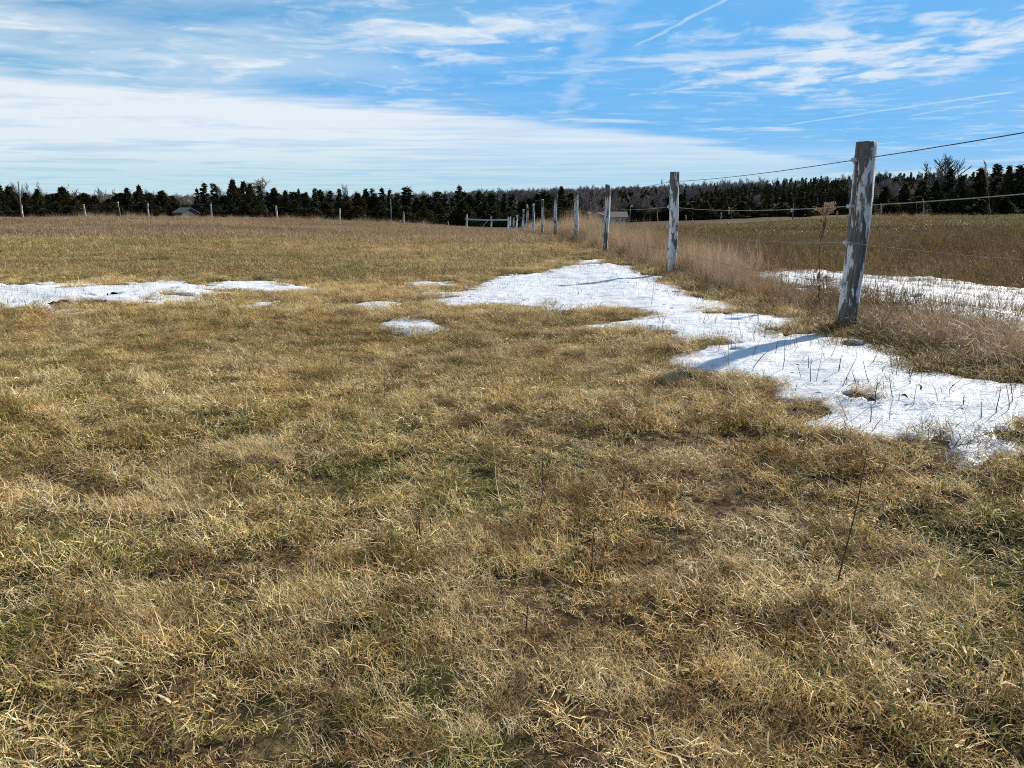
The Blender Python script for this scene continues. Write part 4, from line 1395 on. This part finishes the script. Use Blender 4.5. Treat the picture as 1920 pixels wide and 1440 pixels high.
def bare_tree(hgt, spread, seed, droop=0.0, levels=5, upright=0.5, split=(2, 4)):
    """(limbs, twigs) of a leafless broadleaf tree."""
    g = random.Random(seed)
    limbs, twigs = MB(), MB()
    def grow(p, d, ln, r, lev):
        steps = 3 if lev < 3 else 2
        pts, rs = [p], [r]
        for s in range(steps):
            d = (d + Vector((g.gauss(0, .13), g.gauss(0, .13), (0.10 * upright if lev < 3 else -droop * .35)))).normalized()
            p = p + d * ln / steps
            pts.append(p); rs.append(r * (1 - .45 * (s + 1) / steps))
        (limbs if lev < 2 else twigs).tube(pts, rs, 6 if lev < 2 else 3, caps=False)
        if lev >= levels: return
        n = g.randint(*split) + (1 if lev in (2, 3) else 0)
        for k in range(n):
            t = 1.0 if k == 0 else g.uniform(.35, 1.0)
            q = pts[0] + (pts[-1] - pts[0]) * t if t < 1 else pts[-1]
            if t < 1:
                i = min(int(t * steps), steps - 1); q = pts[i] + (pts[i + 1] - pts[i]) * (t * steps - i)
            ax = Vector((g.gauss(0, 1), g.gauss(0, 1), g.gauss(0, .5))).normalized()
            nd = (d + ax * spread * g.uniform(.6, 1.2) * (0.5 if k == 0 else 1) + Vector((0, 0, upright * .25))).normalized()
            grow(q, nd, ln * g.uniform(.55, .82), max(rs[-1] * g.uniform(.55, .85), 0.06), lev + 1)
    grow(Vector((0, 0, -.3)), Vector((0, 0, 1)), hgt * .34, hgt * .020, 0)
    return limbs, twigs


PROTO = {}
def tree_protos():
    for kind, lst in (('spruce', [(12, 2.3, 1), (12, 1.9, 2), (12, 2.7, 3)]), ('cedar', [(9, 2.5, 4), (9, 3.0, 5), (9, 2.1, 6), (9, 3.3, 7)])):
        for k, (hg, wd, sd) in enumerate(lst):
            v, f, t = needle_crown(kind, hg, wd, sd)
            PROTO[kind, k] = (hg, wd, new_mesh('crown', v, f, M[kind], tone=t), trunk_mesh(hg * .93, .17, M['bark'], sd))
    for k, (hg, sp_, dr, up, lv, tw) in enumerate([(13, .62, 0, .5, 5, 'twig'), (13, .5, 0, .9, 5, 'twig'), (12, .8, .5, .3, 5, 'twig'), (10, .8, .1, .5, 6, 'twig_tan')]):
        a, b = bare_tree(hg, sp_, 300 + k, dr, lv, up)
        zs = max(v[2] for v in b.v); xs = max(abs(v[0]) for v in b.v)
        PROTO['bare', k] = (zs, xs, b.mesh('crown', M[tw]), a.mesh('trunk', M['bark'] if tw == 'twig' else M['twig_tan'], True))


tree_protos()
SHRUNK = 0
NAMES = {'spruce': 'spruce_tree', 'cedar': 'cedar_tree', 'bare': 'bare_tree'}


def tree(kind, k, px, top, Y, label, group, width=None, rot=None, lean=0.0, base=None):
    hg, wd, crown, trunk = PROTO[kind, k]
    X = at_depth(px, Y)
    z0 = float(hs(X, Y)) if base is None else base
    hh = z_at(top, Y) - z0
    s = hh / hg
    o = bpy.data.objects.new(NAMES[kind], None); COL.objects.link(o)
    o.location = (X, Y, z0)
    sw = s if width is None else width / (2 * wd)
    o.scale = (sw, sw, s)
    o.rotation_euler = (0, lean, random.uniform(0, 6.28) if rot is None else rot)
    o['label'], o['category'], o['group'] = label, 'tree', group
    link('trunk', trunk, o)
    link('crown', crown, o)


def build_trees():
    px2m = lambda px, Y: px / FPX * Y
    g = random.Random(21)
    Y0 = 225.0
    GL = 'dark evergreen trees of the far treeline'
    GB = 'leafless trees of the far treeline'
    # (kind, column, top row, width in pixels, special label)
    rows = [
        ('cedar', -40, 352, 60), ('cedar', 4, 341, 40, 'tall bushy cedar cut by the left edge of the photo'), ('cedar', 24, 349, 44, 'wide cedar standing left of the tall leaning pole'),
        ('cedar', 54, 362, 34, 'low cedar just right of the tall leaning pole'), ('cedar', 76, 355, 34, 'narrow cedar between the leaning pole and the broad round cedar'), ('cedar', 95, 366, 36),
        ('cedar', 123, 352, 62, 'broad round-topped cedar with the tan bare crown on its right'), ('cedar', 143, 372, 40), ('cedar', 182, 367, 34, 'low pointed cedar right of the tan bare crown'), ('cedar', 208, 373, 44),
        ('cedar', 243, 353, 30, 'left one of two tall cedars close together above a fence post'), ('cedar', 266, 348, 34, 'right one of two tall cedars close together above a fence post'), ('cedar', 285, 368, 34),
        ('cedar', 308, 358, 50, 'rounded cedar standing left of the small barn'), ('cedar', 326, 378, 30),
        ('spruce', 373, 352, 20, 'short dark spruce at the left of a group of three beside the barn'), ('spruce', 387, 341, 26, 'tallest of three dark spruces beside the barn'), ('spruce', 405, 343, 26, 'right one of three dark spruces beside the barn'),
        ('cedar', 441, 337, 40, 'tall pointed cedar left of the arching bare tree'), ('cedar', 461, 341, 36, 'pointed evergreen at the left foot of the arching bare tree'), ('cedar', 473, 345, 30),
        ('spruce', 490, 347, 24, 'narrow evergreen under the middle of the arching bare tree'), ('cedar', 517, 353, 42, 'rounded cedar under the right end of the arching bare tree'), ('cedar', 538, 358, 28), ('cedar', 553, 367, 34), ('spruce', 563, 353, 14, 'very thin spire right of the arching bare tree'), ('cedar', 576, 361, 34),
        ('spruce', 593, 352, 16), ('cedar', 602, 357, 42), ('spruce', 621, 356, 24), ('spruce', 638, 353, 26, 'dark spruce just left of the two upright poplars'), ('cedar', 652, 368, 40), ('cedar', 672, 363, 40), ('cedar', 688, 355, 36, 'bushy evergreen right of the two upright poplars'),
        ('spruce', 701, 352, 26), ('spruce', 717, 351, 28), ('spruce', 733, 354, 24, 'spruce directly above the thin dark pole'), ('spruce', 746, 361, 22), ('spruce', 764, 350, 36, 'tall ragged spruce right of the thin dark pole'), ('cedar', 782, 371, 30), ('cedar', 792, 375, 34),
        ('spruce', 806, 368, 28), ('spruce', 821, 358, 32), ('spruce', 834, 363, 30), ('spruce', 848, 370, 30), ('spruce', 861, 346, 26, 'tall thin-topped spruce left of the board rails'), ('cedar', 880, 365, 40), ('spruce', 898, 356, 26, 'narrow spruce standing above the board rails'), ('cedar', 910, 378, 30),
        ('spruce', 922, 361, 28), ('cedar', 934, 380, 30), ('spruce', 946, 361, 24), ('spruce', 960, 361, 24, 'narrow spruce above the end of the long fence'), ('cedar', 975, 378, 36), ('cedar', 992, 372, 36), ('spruce', 1008, 361, 26), ('cedar', 1028, 365, 40),
        ('cedar', 1052, 351, 36, 'big dark cedar left of the house and its outbuilding'), ('cedar', 1066, 372, 30), ('cedar', 1086, 392, 26), ('cedar', 1108, 374, 40), ('cedar', 1128, 372, 44), ('cedar', 1150, 382, 40), ('cedar', 1172, 380, 36),
        ('cedar', 1200, 378, 50), ('cedar', 1226, 384, 50), ('cedar', 1250, 372, 50), ('cedar', 1276, 364, 44), ('cedar', 1300, 378, 60), ('cedar', 1330, 372, 60), ('cedar', 1360, 376, 60), ('cedar', 1386, 384, 40),
        ('cedar', 1480, 385, 50, 'dark round cedar behind the pole with the transformer'), ('cedar', 1512, 388, 50), ('cedar', 1545, 390, 50),
    ]
    ORD = ('first', 'second', 'third', 'fourth', 'fifth', 'sixth', 'seventh', 'eighth', 'ninth', 'tenth', 'eleventh', 'twelfth', 'thirteenth', 'fourteenth')
    rows.sort(key=lambda q: q[1])
    mark, count = 'the left edge of the photo', 0
    SHORT = [(4, 'the left edge of the photo'), (24, 'the tall leaning pole'), (76, 'the narrow cedar by the leaning pole'), (123, 'the broad round-topped cedar'), (182, 'the low cedar beside the tan bare crown'), (266, 'the two tall close cedars'),
             (308, 'the rounded cedar by the barn'), (405, 'the three spruces beside the barn'), (461, 'the tall pointed cedar'), (517, 'the arching bare tree'), (563, 'the very thin spire'), (638, 'the two upright poplars'), (688, 'the bushy evergreen by the poplars'),
             (733, 'the thin dark pole'), (764, 'the tall ragged spruce'), (861, 'the tall thin-topped spruce'), (898, 'the narrow spruce above the board rails'), (960, 'the end of the long fence'), (1052, 'the big dark cedar near the house'), (1182, 'the lamp pole'), (1480, 'the transformer pole')]
    for i, r_ in enumerate(rows):
        kind, px, top, wp = r_[:4]
        Y = Y0 + g.uniform(-10, 14)
        if 1080 < px: Y = 320 + g.uniform(-8, 12)
        k = g.randrange(3 if kind == 'spruce' else 4)
        near_mark = [m_ for p_, m_ in SHORT if p_ <= px]
        near_mark = near_mark[-1] if near_mark else 'the left edge of the photo'
        if near_mark != mark: mark, count = near_mark, 0
        if len(r_) > 4: lab = r_[4]
        else:
            lab = '%s dark %s right of %s' % (ORD[count], 'spruce' if kind == 'spruce' else 'evergreen', mark)
            count += 1
        tree(kind, k, px, top, Y, lab, GL, px2m(wp * (1.9 if kind == 'cedar' else 1.7), Y))
    # a second, lower rank that closes the gaps
    for px in list(range(-60, 330, 21)) + list(range(375, 1075, 17)) + list(range(1185, 1400, 30)):
        Y = (Y0 + 22 if px < 1080 else 335) + g.uniform(-6, 8)
        if g.random() < .33:
            tree('bare', g.choice((0, 1, 0, 3)), px + g.uniform(-8, 8), g.uniform(350, 366), Y + 8, 'greyish leafless tree showing between the dark evergreens', 'leafless trees mixed into the treeline', px2m(g.uniform(36, 60), Y))
        else:
            tree('cedar', g.randrange(4), px + g.uniform(-8, 8), g.uniform(360, 376), Y, 'low dark evergreen standing behind the front rank of the treeline', 'low evergreens behind the treeline', px2m(g.uniform(95, 150), Y))
    # a broad dark thicket that fills the lower half of the treeline
    for px in list(range(-70, 325, 30)) + list(range(378, 1070, 30)) + list(range(1190, 1680, 34)):
        Y = (Y0 - 14 if px < 1080 else 300) + g.uniform(-4, 4)
        tree('cedar', g.randrange(4), px + g.uniform(-9, 9), g.uniform(376, 390), Y, 'low dark thicket evergreen at the foot of the treeline', 'thicket at the foot of the treeline', px2m(g.uniform(60, 90), Y))
    # leafless trees
    for k, px, top, wp, Y, lab in [
        (3, 150, 344, 66, 260, 'tan leafless crown behind the broad round cedar'), (3, 8, 346, 44, 262, 'pale leafless crown at the far left edge'),
        (0, 45, 339, 34, 265, 'bare grey tree behind the tall leaning pole'), (1, 60, 341, 22, 262, 'upright bare tree right of the tall leaning pole'), (1, 73, 340, 20, 266, 'narrow bare tree above the low left cedars'),
        (0, 196, 349, 28, 262, 'small bare tree right of the tan crown'), (3, 215, 352, 50, 262, 'brownish bare tree left of the two close cedars'), (0, 290, 352, 30, 266, 'thin bare tree right of the two close cedars'),
        (2, 508, 331, 92, 250, 'large arching bare tree above the treeline'), (2, 470, 338, 50, 252, 'left half of the arching bare crown'), (1, 642, 345, 22, 250, 'left one of two upright bare poplars'), (1, 655, 344, 24, 252, 'right one of two upright bare poplars'),
        (0, 425, 345, 40, 258, 'bare tree between the three spruces and the pointed cedar'), (3, 345, 361, 60, 300, 'low brownish bare tree behind the small barn'), (0, 785, 362, 34, 262, 'bare tree in the gap right of the ragged spruce'),
        (0, 1040, 346, 50, 262, 'feathery bare tree above the big cedar near the house'), (0, 1018, 350, 34, 266, 'bare tree left of the big cedar near the house'), (2, 960, 358, 26, 300, 'small bare crown above the end of the fence'),
        (0, 1405, 362, 44, 310, 'grey bare tree at the foot of the right hill'), (1, 1425, 372, 40, 308, 'pale bare saplings below the right hill'), (0, 1455, 378, 46, 306, 'brown bare tree left of the transformer pole'), (1, 1560, 380, 40, 300, 'thin bare tree behind the dried goldenrod'),
        (0, 1118, 382, 26, 270, 'small bare tree in front of the house gable'), (0, 1222, 362, 44, 330, 'bare tree above the lamp pole by the house'),
        (0, 1763, 288, 96, 215, 'big bare tree rising clear above the right woods'), (0, 1812, 322, 40, 222, 'pale bare tree between the big bare tree and the right spruces'), (1, 1700, 330, 34, 240, 'bare tree on the woods edge left of the big bare tree')]:
        tree('bare', k, px, top, Y, lab, GB, px2m(wp, Y))
    # the taller woods at the right edge
    GR = 'dark evergreens of the right woods'
    right = [('cedar', 1655, 350, 50), ('cedar', 1690, 345, 50), ('spruce', 1722, 336, 40), ('cedar', 1748, 338, 50), ('spruce', 1771, 314, 44, 'dark evergreen at the foot of the big bare tree'), ('cedar', 1795, 330, 50),
             ('cedar', 1828, 316, 56, 'round-topped evergreen left of the tall grass stem against the sky'), ('spruce', 1858, 306, 48, 'pointed evergreen right of the tall grass stem against the sky'), ('cedar', 1880, 312, 46), ('spruce', 1898, 308, 44), ('spruce', 1912, 304, 46, 'tall evergreen at the right edge of the photo'),
             ('cedar', 1940, 306, 60), ('spruce', 1968, 300, 56), ('cedar', 2010, 305, 66), ('cedar', 1836, 374, 50, 'low light-edged cedar in front of the right woods'), ('cedar', 1880, 370, 60), ('cedar', 1780, 360, 60), ('cedar', 1720, 368, 60), ('cedar', 1670, 372, 60), ('cedar', 1620, 372, 60)]
    marks = [(0, 'the nearest fence post'), (1771, 'the big bare tree'), (1858, 'the tall grass stem'), (1912, 'the right edge of the photo')]
    cnt = {}
    for i, r_ in enumerate(right):
        kind, px, top, wp = r_[:4]
        Y = (206 if top < 355 else 192) + g.uniform(-5, 8)
        lab = r_[4] if len(r_) > 4 else None
        if lab is None:
            mk = [m_ for p_, m_ in marks if p_ <= px][-1]
            row_ = 'tall dark' if top < 355 else 'low dark'
            cnt[mk, row_] = cnt.get((mk, row_), 0) + 1
            lab = '%s %s evergreen right of %s in the right woods' % (ORD[cnt[mk, row_] - 1], row_, mk)
        tree(kind, g.randrange(3), px, top, Y, lab, GR, px2m(wp * 1.4, Y))
    # wooded hill and ridge: far woods that read as one mass
    def combo(name, keys):
        c = bpy.data.collections.new(name)
        for i, key in enumerate(keys):
            hg, wd, crown, trunk = PROTO[key]
            nv = len(crown.vertices)
            v = np.zeros(nv * 3, np.float32); crown.vertices.foreach_get('co', v)
            f = [tuple(p.vertices) for p in crown.polygons]
            tone = np.ones((nv, 4), np.float32)
            if 'tone' in crown.attributes:
                a = np.zeros(nv * 4, np.float32); crown.attributes['tone'].data.foreach_get('color', a); tone = a.reshape(-1, 4)
            me = new_mesh(name, v.reshape(-1, 3), f, crown.materials[0], tone=tone)
            o = bpy.data.objects.new('%s_%02d' % (name, i), me); c.objects.link(o)
        return c
    cc = combo('far_conifer', [('cedar', 0), ('cedar', 1), ('cedar', 2), ('spruce', 0)])
    cb = combo('far_bare', [('bare', 0), ('bare', 1), ('bare', 3)])
    ga = np.random.default_rng(33)

    def band(n, px0, px1, Ya, Yb):
        Y = ga.uniform(Ya, Yb, n); X = at_depth(0, 1.0) * 0 + (ga.uniform(px0, px1, n) - 960) / FPX * Y / math.cos(PITCH) * math.cos(PITCH)
        return X, Y
    # hill at the right
    X, Y = band(4200, 1020, 2300, 305, 560)
    mix = vnoise(X, Y, 38, 61) + 0.2
    m = mix > 0
    s = ga.uniform(.55, 1.0, len(X))
    P = np.stack([X, Y, hs(X, Y)], -1)
    scatter('hill_forest', cc, 4, P[m], s3(s * 1.25, s)[m], 'dark evergreen forest covering the low hill at the right', 'forest', seed=41, tilt=0.02)
    X, Y = band(2800, 1020, 2300, 300, 565)
    m = vnoise(X, Y, 38, 61) + 0.1 < -0.06
    s = ga.uniform(.6, 1.0, len(X)); P = np.stack([X, Y, hs(X, Y)], -1)
    scatter('hill_bare_woods', cb, 3, P[m], s3(s)[m], 'grey leafless woods mixed through the hill at the right', 'forest', seed=42, tilt=0.02)
    # far ridge
    X, Y = band(2600, -300, 1500, 700, 1040)
    s = ga.uniform(.65, 1.1, len(X)); P = np.stack([X, Y, hs(X, Y)], -1)
    scatter('ridge_woods', cb, 3, P, s3(s * 1.3, s), 'greyish leafless woods along the distant ridge', 'forest', seed=43, tilt=0.02)
    X, Y = band(420, -300, 1500, 640, 1000)
    s = ga.uniform(.6, .9, len(X)); P = np.stack([X, Y, hs(X, Y)], -1)
    scatter('ridge_evergreens', cc, 4, P, s3(s * 1.3, s), 'scattered evergreens on the distant ridge', 'forest', seed=44, tilt=0.02)


build_trees()

# ------------------------------------------------------------------ weeds, stalks and leaves
def stalk_mesh(name, hgt, r0, lean, az, mat, seed, branches=0, kink=0.03):
    g = random.Random(seed)
    b = MB()
    d = Vector((math.sin(lean) * math.cos(az), math.sin(lean) * math.sin(az), math.cos(lean)))
    p = Vector((0, 0, -0.03)); pts, rs = [p], [r0]
    k = 6
    for i in range(k):
        d = (d + Vector((g.gauss(0, kink), g.gauss(0, kink), 0))).normalized()
        p = p + d * (hgt + .03) / k
        pts.append(p); rs.append(r0 * (1 - .6 * (i + 1) / k))
    b.tube(pts, rs, 5)
    for j in range(branches):
        i = g.randint(2, k - 1)
        q = pts[i]
        e = (d + Vector((g.gauss(0, .6), g.gauss(0, .6), .2))).normalized()
        ln = hgt * g.uniform(.12, .25)
        b.tube([q, q + e * ln * .5, q + e * ln + Vector((0, 0, .01))], [r0 * .55, r0 * .45, r0 * .3], 4)
    return b.mesh(name, mat, True)


def put(px, py):
    x, y = ground(px, py)
    return (x, y, float(h(x, y)))


def build_stalks():
    g = random.Random(5)
    m2 = lambda px, y: px / FPX * y
    GS = 'weed stalks poking out of the snow'
    n = 0
    spots = []
    # those that stand out in the photograph, by foot and tip
    for foot, tip in [((1477, 656), (1479, 470)), ((1570, 702), (1573, 664)), ((1632, 685), (1634, 652)), ((1676, 705), (1672, 675)), ((1680, 706), (1682, 664)), ((1700, 702), (1699, 672)),
                      ((1467, 694), (1467, 642)), ((1521, 716), (1519, 664)), ((1530, 716), (1535, 652)), ((1600, 750), (1605, 722)), ((1641, 760), (1641, 698)), ((1707, 726), (1705, 690)), ((1727, 724), (1728, 676)),
                      ((1838, 733), (1862, 722)), ((1726, 790), (1740, 765)), ((1410, 690), (1432, 655)), ((1391, 640), (1390, 600)), ((1367, 690), (1365, 640)), ((1552, 787), (1556, 764)), ((1890, 770), (1894, 720)),
                      ((1770, 738), (1790, 702)), ((1345, 665), (1352, 622)), ((1318, 612), (1316, 585)), ((1310, 612), (1330, 590)), ((1430, 725), (1428, 690)), ((1810, 760), (1806, 735))]:
        spots.append((foot, tip))
    for _ in range(150):
        fx, fy = g.uniform(1040, 1900), g.uniform(515, 800)
        x, y = ground(fx, fy)
        if float(snow_sdf(np.array([x]), np.array([y]), 'main')[0]) < 0.08: continue
        L = g.uniform(0.06, 0.27) * FPX / y
        spots.append(((fx, fy), (fx + g.gauss(0, .18) * L, fy - L * g.uniform(.6, 1))))
    for i, (f, t) in enumerate(spots):
        x, y, z = put(*f)
        hgt = m2(f[1] - t[1], y); dx = m2(t[0] - f[0], y)
        ln = math.hypot(hgt, dx)
        lab = 'thin dry stalk poking up through the large snow patch'
        if i == 0: lab = 'tallest thin stem standing in the snow left of the nearest post'
        me = stalk_mesh('weed_stalk', ln, g.uniform(.0022, .0038) * (1 if i != 1 else 1.8), math.atan2(abs(dx), hgt), 0 if dx > 0 else math.pi, M['stalk'] if g.random() < .7 else M['straw_stalk'], i, branches=g.choice((0, 0, 1, 2)), kink=.07)
        link('weed_stalk', me, None, (x, y, z), label=lab, category='stalk', group=GS)
    GF = 'dark stalks in the foreground grass'
    fore = [((790, 1030), (785, 960)), ((781, 1022), (783, 968)), ((810, 1018), (806, 965)), ((1566, 1110), (1592, 840)), ((1107, 1075), (1106, 950)), ((1016, 940), (1015, 850)), ((1010, 970), (1016, 900)), ((375, 1180), (372, 1140)),
            ((1246, 960), (1244, 890)), ((1416, 845), (1420, 795)), ((1350, 815), (1356, 790)), ((1305, 830), (1308, 790)), ((1165, 960), (1170, 900)), ((1275, 845), (1278, 800)), ((640, 690), (638, 650)), ((1352, 900), (1356, 860)),
            ((316, 905), (322, 835)), ((1468, 1240), (1476, 1140)), ((1636, 1230), (1640, 1140)), ((1230, 780), (1228, 745)), ((985, 1180), (990, 1110)), ((1090, 760), (1086, 725)), ((720, 745), (726, 700)), ((1500, 860), (1505, 820)),
            ((1185, 770), (1188, 730)), ((560, 930), (566, 880)), ((110, 700), (104, 640)), ((910, 690), (915, 660)), ((1640, 910), (1655, 870)), ((1200, 720), (1195, 690))]
    labs = {0: 'thickest of three dark stems close together near the middle of the grass', 1: 'left one of three dark stems close together in the grass', 2: 'right one of three dark stems close together in the grass',
            3: 'tall leaning dark stem in the grass below the near snow', 4: 'upright dark stem right of the three close stems'}
    for i, (f, t) in enumerate(fore):
        x, y, z = put(*f)
        hgt = m2(f[1] - t[1], y) * 1.08; dx = m2(t[0] - f[0], y)
        me = stalk_mesh('weed_stalk', math.hypot(hgt, dx), g.uniform(.0022, .0034) * (1.7 if i in (0, 1) else 1), math.atan2(abs(dx), hgt), 0 if dx > 0 else math.pi, M['stalk'], 100 + i, branches=0)
        link('weed_stalk', me, None, (x, y, z), label=labs.get(i, 'thin dark stem standing in the cropped grass'), category='stalk', group=GF)
    # pale seed-headed grass stems that rise against the trees
    GP = 'pale grass stems along the fence'
    stems = [((1862, 403), (1832, 305), 6.2, 'tall pale grass stem rising against the sky at the right'), ((1740, 520), (1728, 376), 9, 'pale seed-headed grass stem before the right woods'), ((1660, 520), (1650, 384), 9, 'pale grass stem just right of the nearest post'),
             ((1375, 480), (1366, 390), 12, 'pale arching stem between the two nearest posts'), ((1296, 480), (1286, 404), 12.5, 'pale stem close right of the second post'), ((1238, 470), (1232, 396), 14, 'pale plume just left of the second post'),
             ((1305, 500), (1299, 412), 12, 'thin stem right of the second post'), ((1352, 480), (1352, 400), 13, 'thin upright stem in the tall grass'), ((1562, 500), (1558, 385), 9.5, 'thin hooked stem beside the dried goldenrod'), ((1574, 520), (1568, 398), 9.5, 'thin stem left of the nearest post')]
    for i, (f, t, Y, lab) in enumerate(stems):
        X = at_depth(f[0], Y)
        z = float(h(X, Y))
        top, zf, Xt = z_at(t[1], Y), z_at(f[1], Y), at_depth(t[0], Y)
        slope = (Xt - X) / max(top - zf, .05) * 0.8
        dx = slope * (top - z)
        X = Xt - dx
        ln = math.hypot(top - z, dx)
        root = bpy.data.objects.new('grass_stem', None); COL.objects.link(root)
        root.location = (X, Y, z)
        root['label'], root['category'], root['group'] = lab, 'grass stem', GP
        lean, az = math.atan2(abs(dx), top - z), 0 if dx > 0 else math.pi
        me = stalk_mesh('stem', ln, .0024, lean, az, M['straw_stalk'], 300 + i, kink=.015)
        link('stem', me, root)
        b = MB()
        tip = Vector((math.sin(lean) * math.cos(az), 0, math.cos(lean))) * ln
        for k in range(18):
            p = tip * (1 - .15 * k / 18 * (1.2 if i in (1, 4, 5) else .6))
            e = Vector((g.gauss(0, .5), g.gauss(0, .5), 1)).normalized()
            b.tube([p, p + e * .012, p + e * .026], [.001, .0045, .001], 4)
        link('seed_head', b.mesh('seed_head', M['straw_stalk']), root)


build_stalks()


def build_goldenrod():
    x, y = at_depth(1545, 8.4), 8.4
    z = float(h(x, y))
    root = bpy.data.objects.new('dried_goldenrod', None); COL.objects.link(root)
    root.location = (x, y, z)
    root['label'], root['category'] = 'tall dried goldenrod with tan seed plume left of the nearest post', 'weed'
    H = z_at(388, y) - z
    g = random.Random(3)
    pts = [Vector((0.02 * math.sin(i * .9), 0.01 * math.cos(i), H * i / 9)) for i in range(10)]
    link('stem', MB().tube(pts, [.0055 * (1 - .05 * i) for i in range(10)], 6).mesh('stem', M['stalk'], True), root)
    # plume: curved side sprays covered with fluffy seed bracts
    b = MB()
    for k in range(16):
        q = Vector((0, 0, H * (.90 + .006 * k)))
        a = g.uniform(0, 6.28); ln = g.uniform(.10, .22) * (1 - k * .02)
        d = Vector((math.cos(a), math.sin(a) * .8, .75)).normalized()
        prev = q
        for s in range(1, 8):
            t = s / 7
            p = q + d * ln * t + Vector((0, 0, -.05 * t * t * ln * 4))
            b.tube([prev, p], [.002, .0015], 3, caps=False)
            for j in range(4):
                e = Vector((g.gauss(0, 1), g.gauss(0, 1), g.gauss(.4, 1))).normalized()
                s0 = p + e * .004
                b.tube([s0, s0 + e * g.uniform(.006, .012), s0 + e * g.uniform(.014, .022)], [.001, g.uniform(.006, .011), .001], 4)
            prev = p
    link('seed_plume', b.mesh('seed_plume', M['seed']), root)
    b = MB()
    for k in range(44):
        zz = H * g.uniform(.70, .90) if k < 32 else H * g.uniform(.1, .45)
        a = g.uniform(0, 6.28)
        o = Vector((math.cos(a), math.sin(a), 0)); s = Vector((-math.sin(a), math.cos(a), 0))
        ln = g.uniform(.03, .075); w = g.uniform(.004, .009)
        p0 = Vector((0, 0, zz)); p1 = p0 + o * ln * .5 + Vector((0, 0, .01)); p2 = p0 + o * ln * .8 + Vector((0, 0, -.04)); p3 = p0 + o * ln * .6 + Vector((0, 0, -.07))
        b.add([p0 - s * .001, p0 + s * .001, p1 - s * w, p1 + s * w, p2 - s * w, p2 + s * w, p3], [(0, 1, 3, 2), (2, 3, 5, 4), (4, 5, 6)])
    link('withered_leaves', b.mesh('withered_leaves', M['leaf']), root)
    # a clump of broken reddish stems at its foot, standing in the ditch snow
    r2 = bpy.data.objects.new('dead_weed_clump', None); COL.objects.link(r2)
    x, y, z = put(1536, 548)
    r2.location = (x, y, z)
    r2['label'], r2['category'] = 'reddish brown broken weed clump in the ditch snow below the goldenrod', 'weed'
    b = MB()
    for k in range(16):
        a, l_ = g.uniform(0, 6.28), g.uniform(0, .4)
        p = Vector((g.gauss(0, .06), g.gauss(0, .06), -.02)); d = Vector((math.sin(l_) * math.cos(a), math.sin(l_) * math.sin(a), math.cos(l_)))
        L = g.uniform(.1, .3)
        b.tube([p, p + d * L * .5 + Vector((g.gauss(0, .01), 0, 0)), p + d * L], [.004, .003, .002], 5)
    link('stems', b.mesh('stems', M['stalk']), r2)
    b = MB()
    for k in range(30):
        c = Vector((g.gauss(0, .10), g.gauss(0, .08), g.uniform(.06, .27)))
        u = Vector((g.gauss(0, 1), g.gauss(0, 1), g.gauss(0, 1))).normalized(); v = u.cross(Vector((g.gauss(0, 1), g.gauss(0, 1), .3))).normalized()
        s = g.uniform(.015, .04)
        b.add([c - u * s, c - v * s * .5 + Vector((0, 0, .008)), c + u * s, c + v * s * .5 + Vector((0, 0, .008))], [(0, 1, 2), (0, 2, 3)])
    link('withered_leaves', b.mesh('withered_leaves', M['leaf']), r2)


build_goldenrod()


def build_leaves():
    """Single curled dead leaves lying on the grass and snow."""
    g = random.Random(12)
    protos_ = []
    for k in range(4):
        V, F = [], []
        n = 5
        for i in range(n + 1):
            t = i / n
            w = .013 * math.sin(math.pi * min(max(t, .03), .97)) ** .7 * (1 + .25 * g.uniform(-1, 1))
            zc = .012 * math.sin(math.pi * t) + .006 * g.uniform(0, 1)
            V += [((t - .5) * .06, -w, zc + .008 * g.uniform(.3, 1.2)), ((t - .5) * .06, 0, zc), ((t - .5) * .06, w, zc + .008 * g.uniform(.3, 1.2))]
        for i in range(n):
            o = 3 * i
            F += [(o, o + 3, o + 4, o + 1), (o + 1, o + 4, o + 5, o + 2)]
        protos_.append(new_mesh('dead_leaf', V, F, M['leaf'], True))
    for i in range(22):
        if i < 12: px, py = g.uniform(60, 1880), g.uniform(900, 1420)
        else: px, py = g.uniform(1260, 1880), g.uniform(620, 800)
        x, y = ground(px, py)
        insnow = float(all_snow(np.array([x]), np.array([y]))[0]) > .05
        o = bpy.data.objects.new('dead_leaf', g.choice(protos_)); COL.objects.link(o)
        o.location = (x, y, float(h(x, y)) + (.055 if insnow else .03))
        s = g.uniform(.45, .85)
        o.scale = (s, s * g.uniform(.7, 1.2), s)
        o.rotation_euler = (g.gauss(0, .35), g.gauss(0, .35), g.uniform(0, 6.28))
        o['label'] = 'curled brown leaf lying on the snow' if insnow else 'curled brown leaf caught in the cropped grass'
        o['category'], o['group'] = 'leaf', 'dead leaves scattered on the ground'


build_leaves()
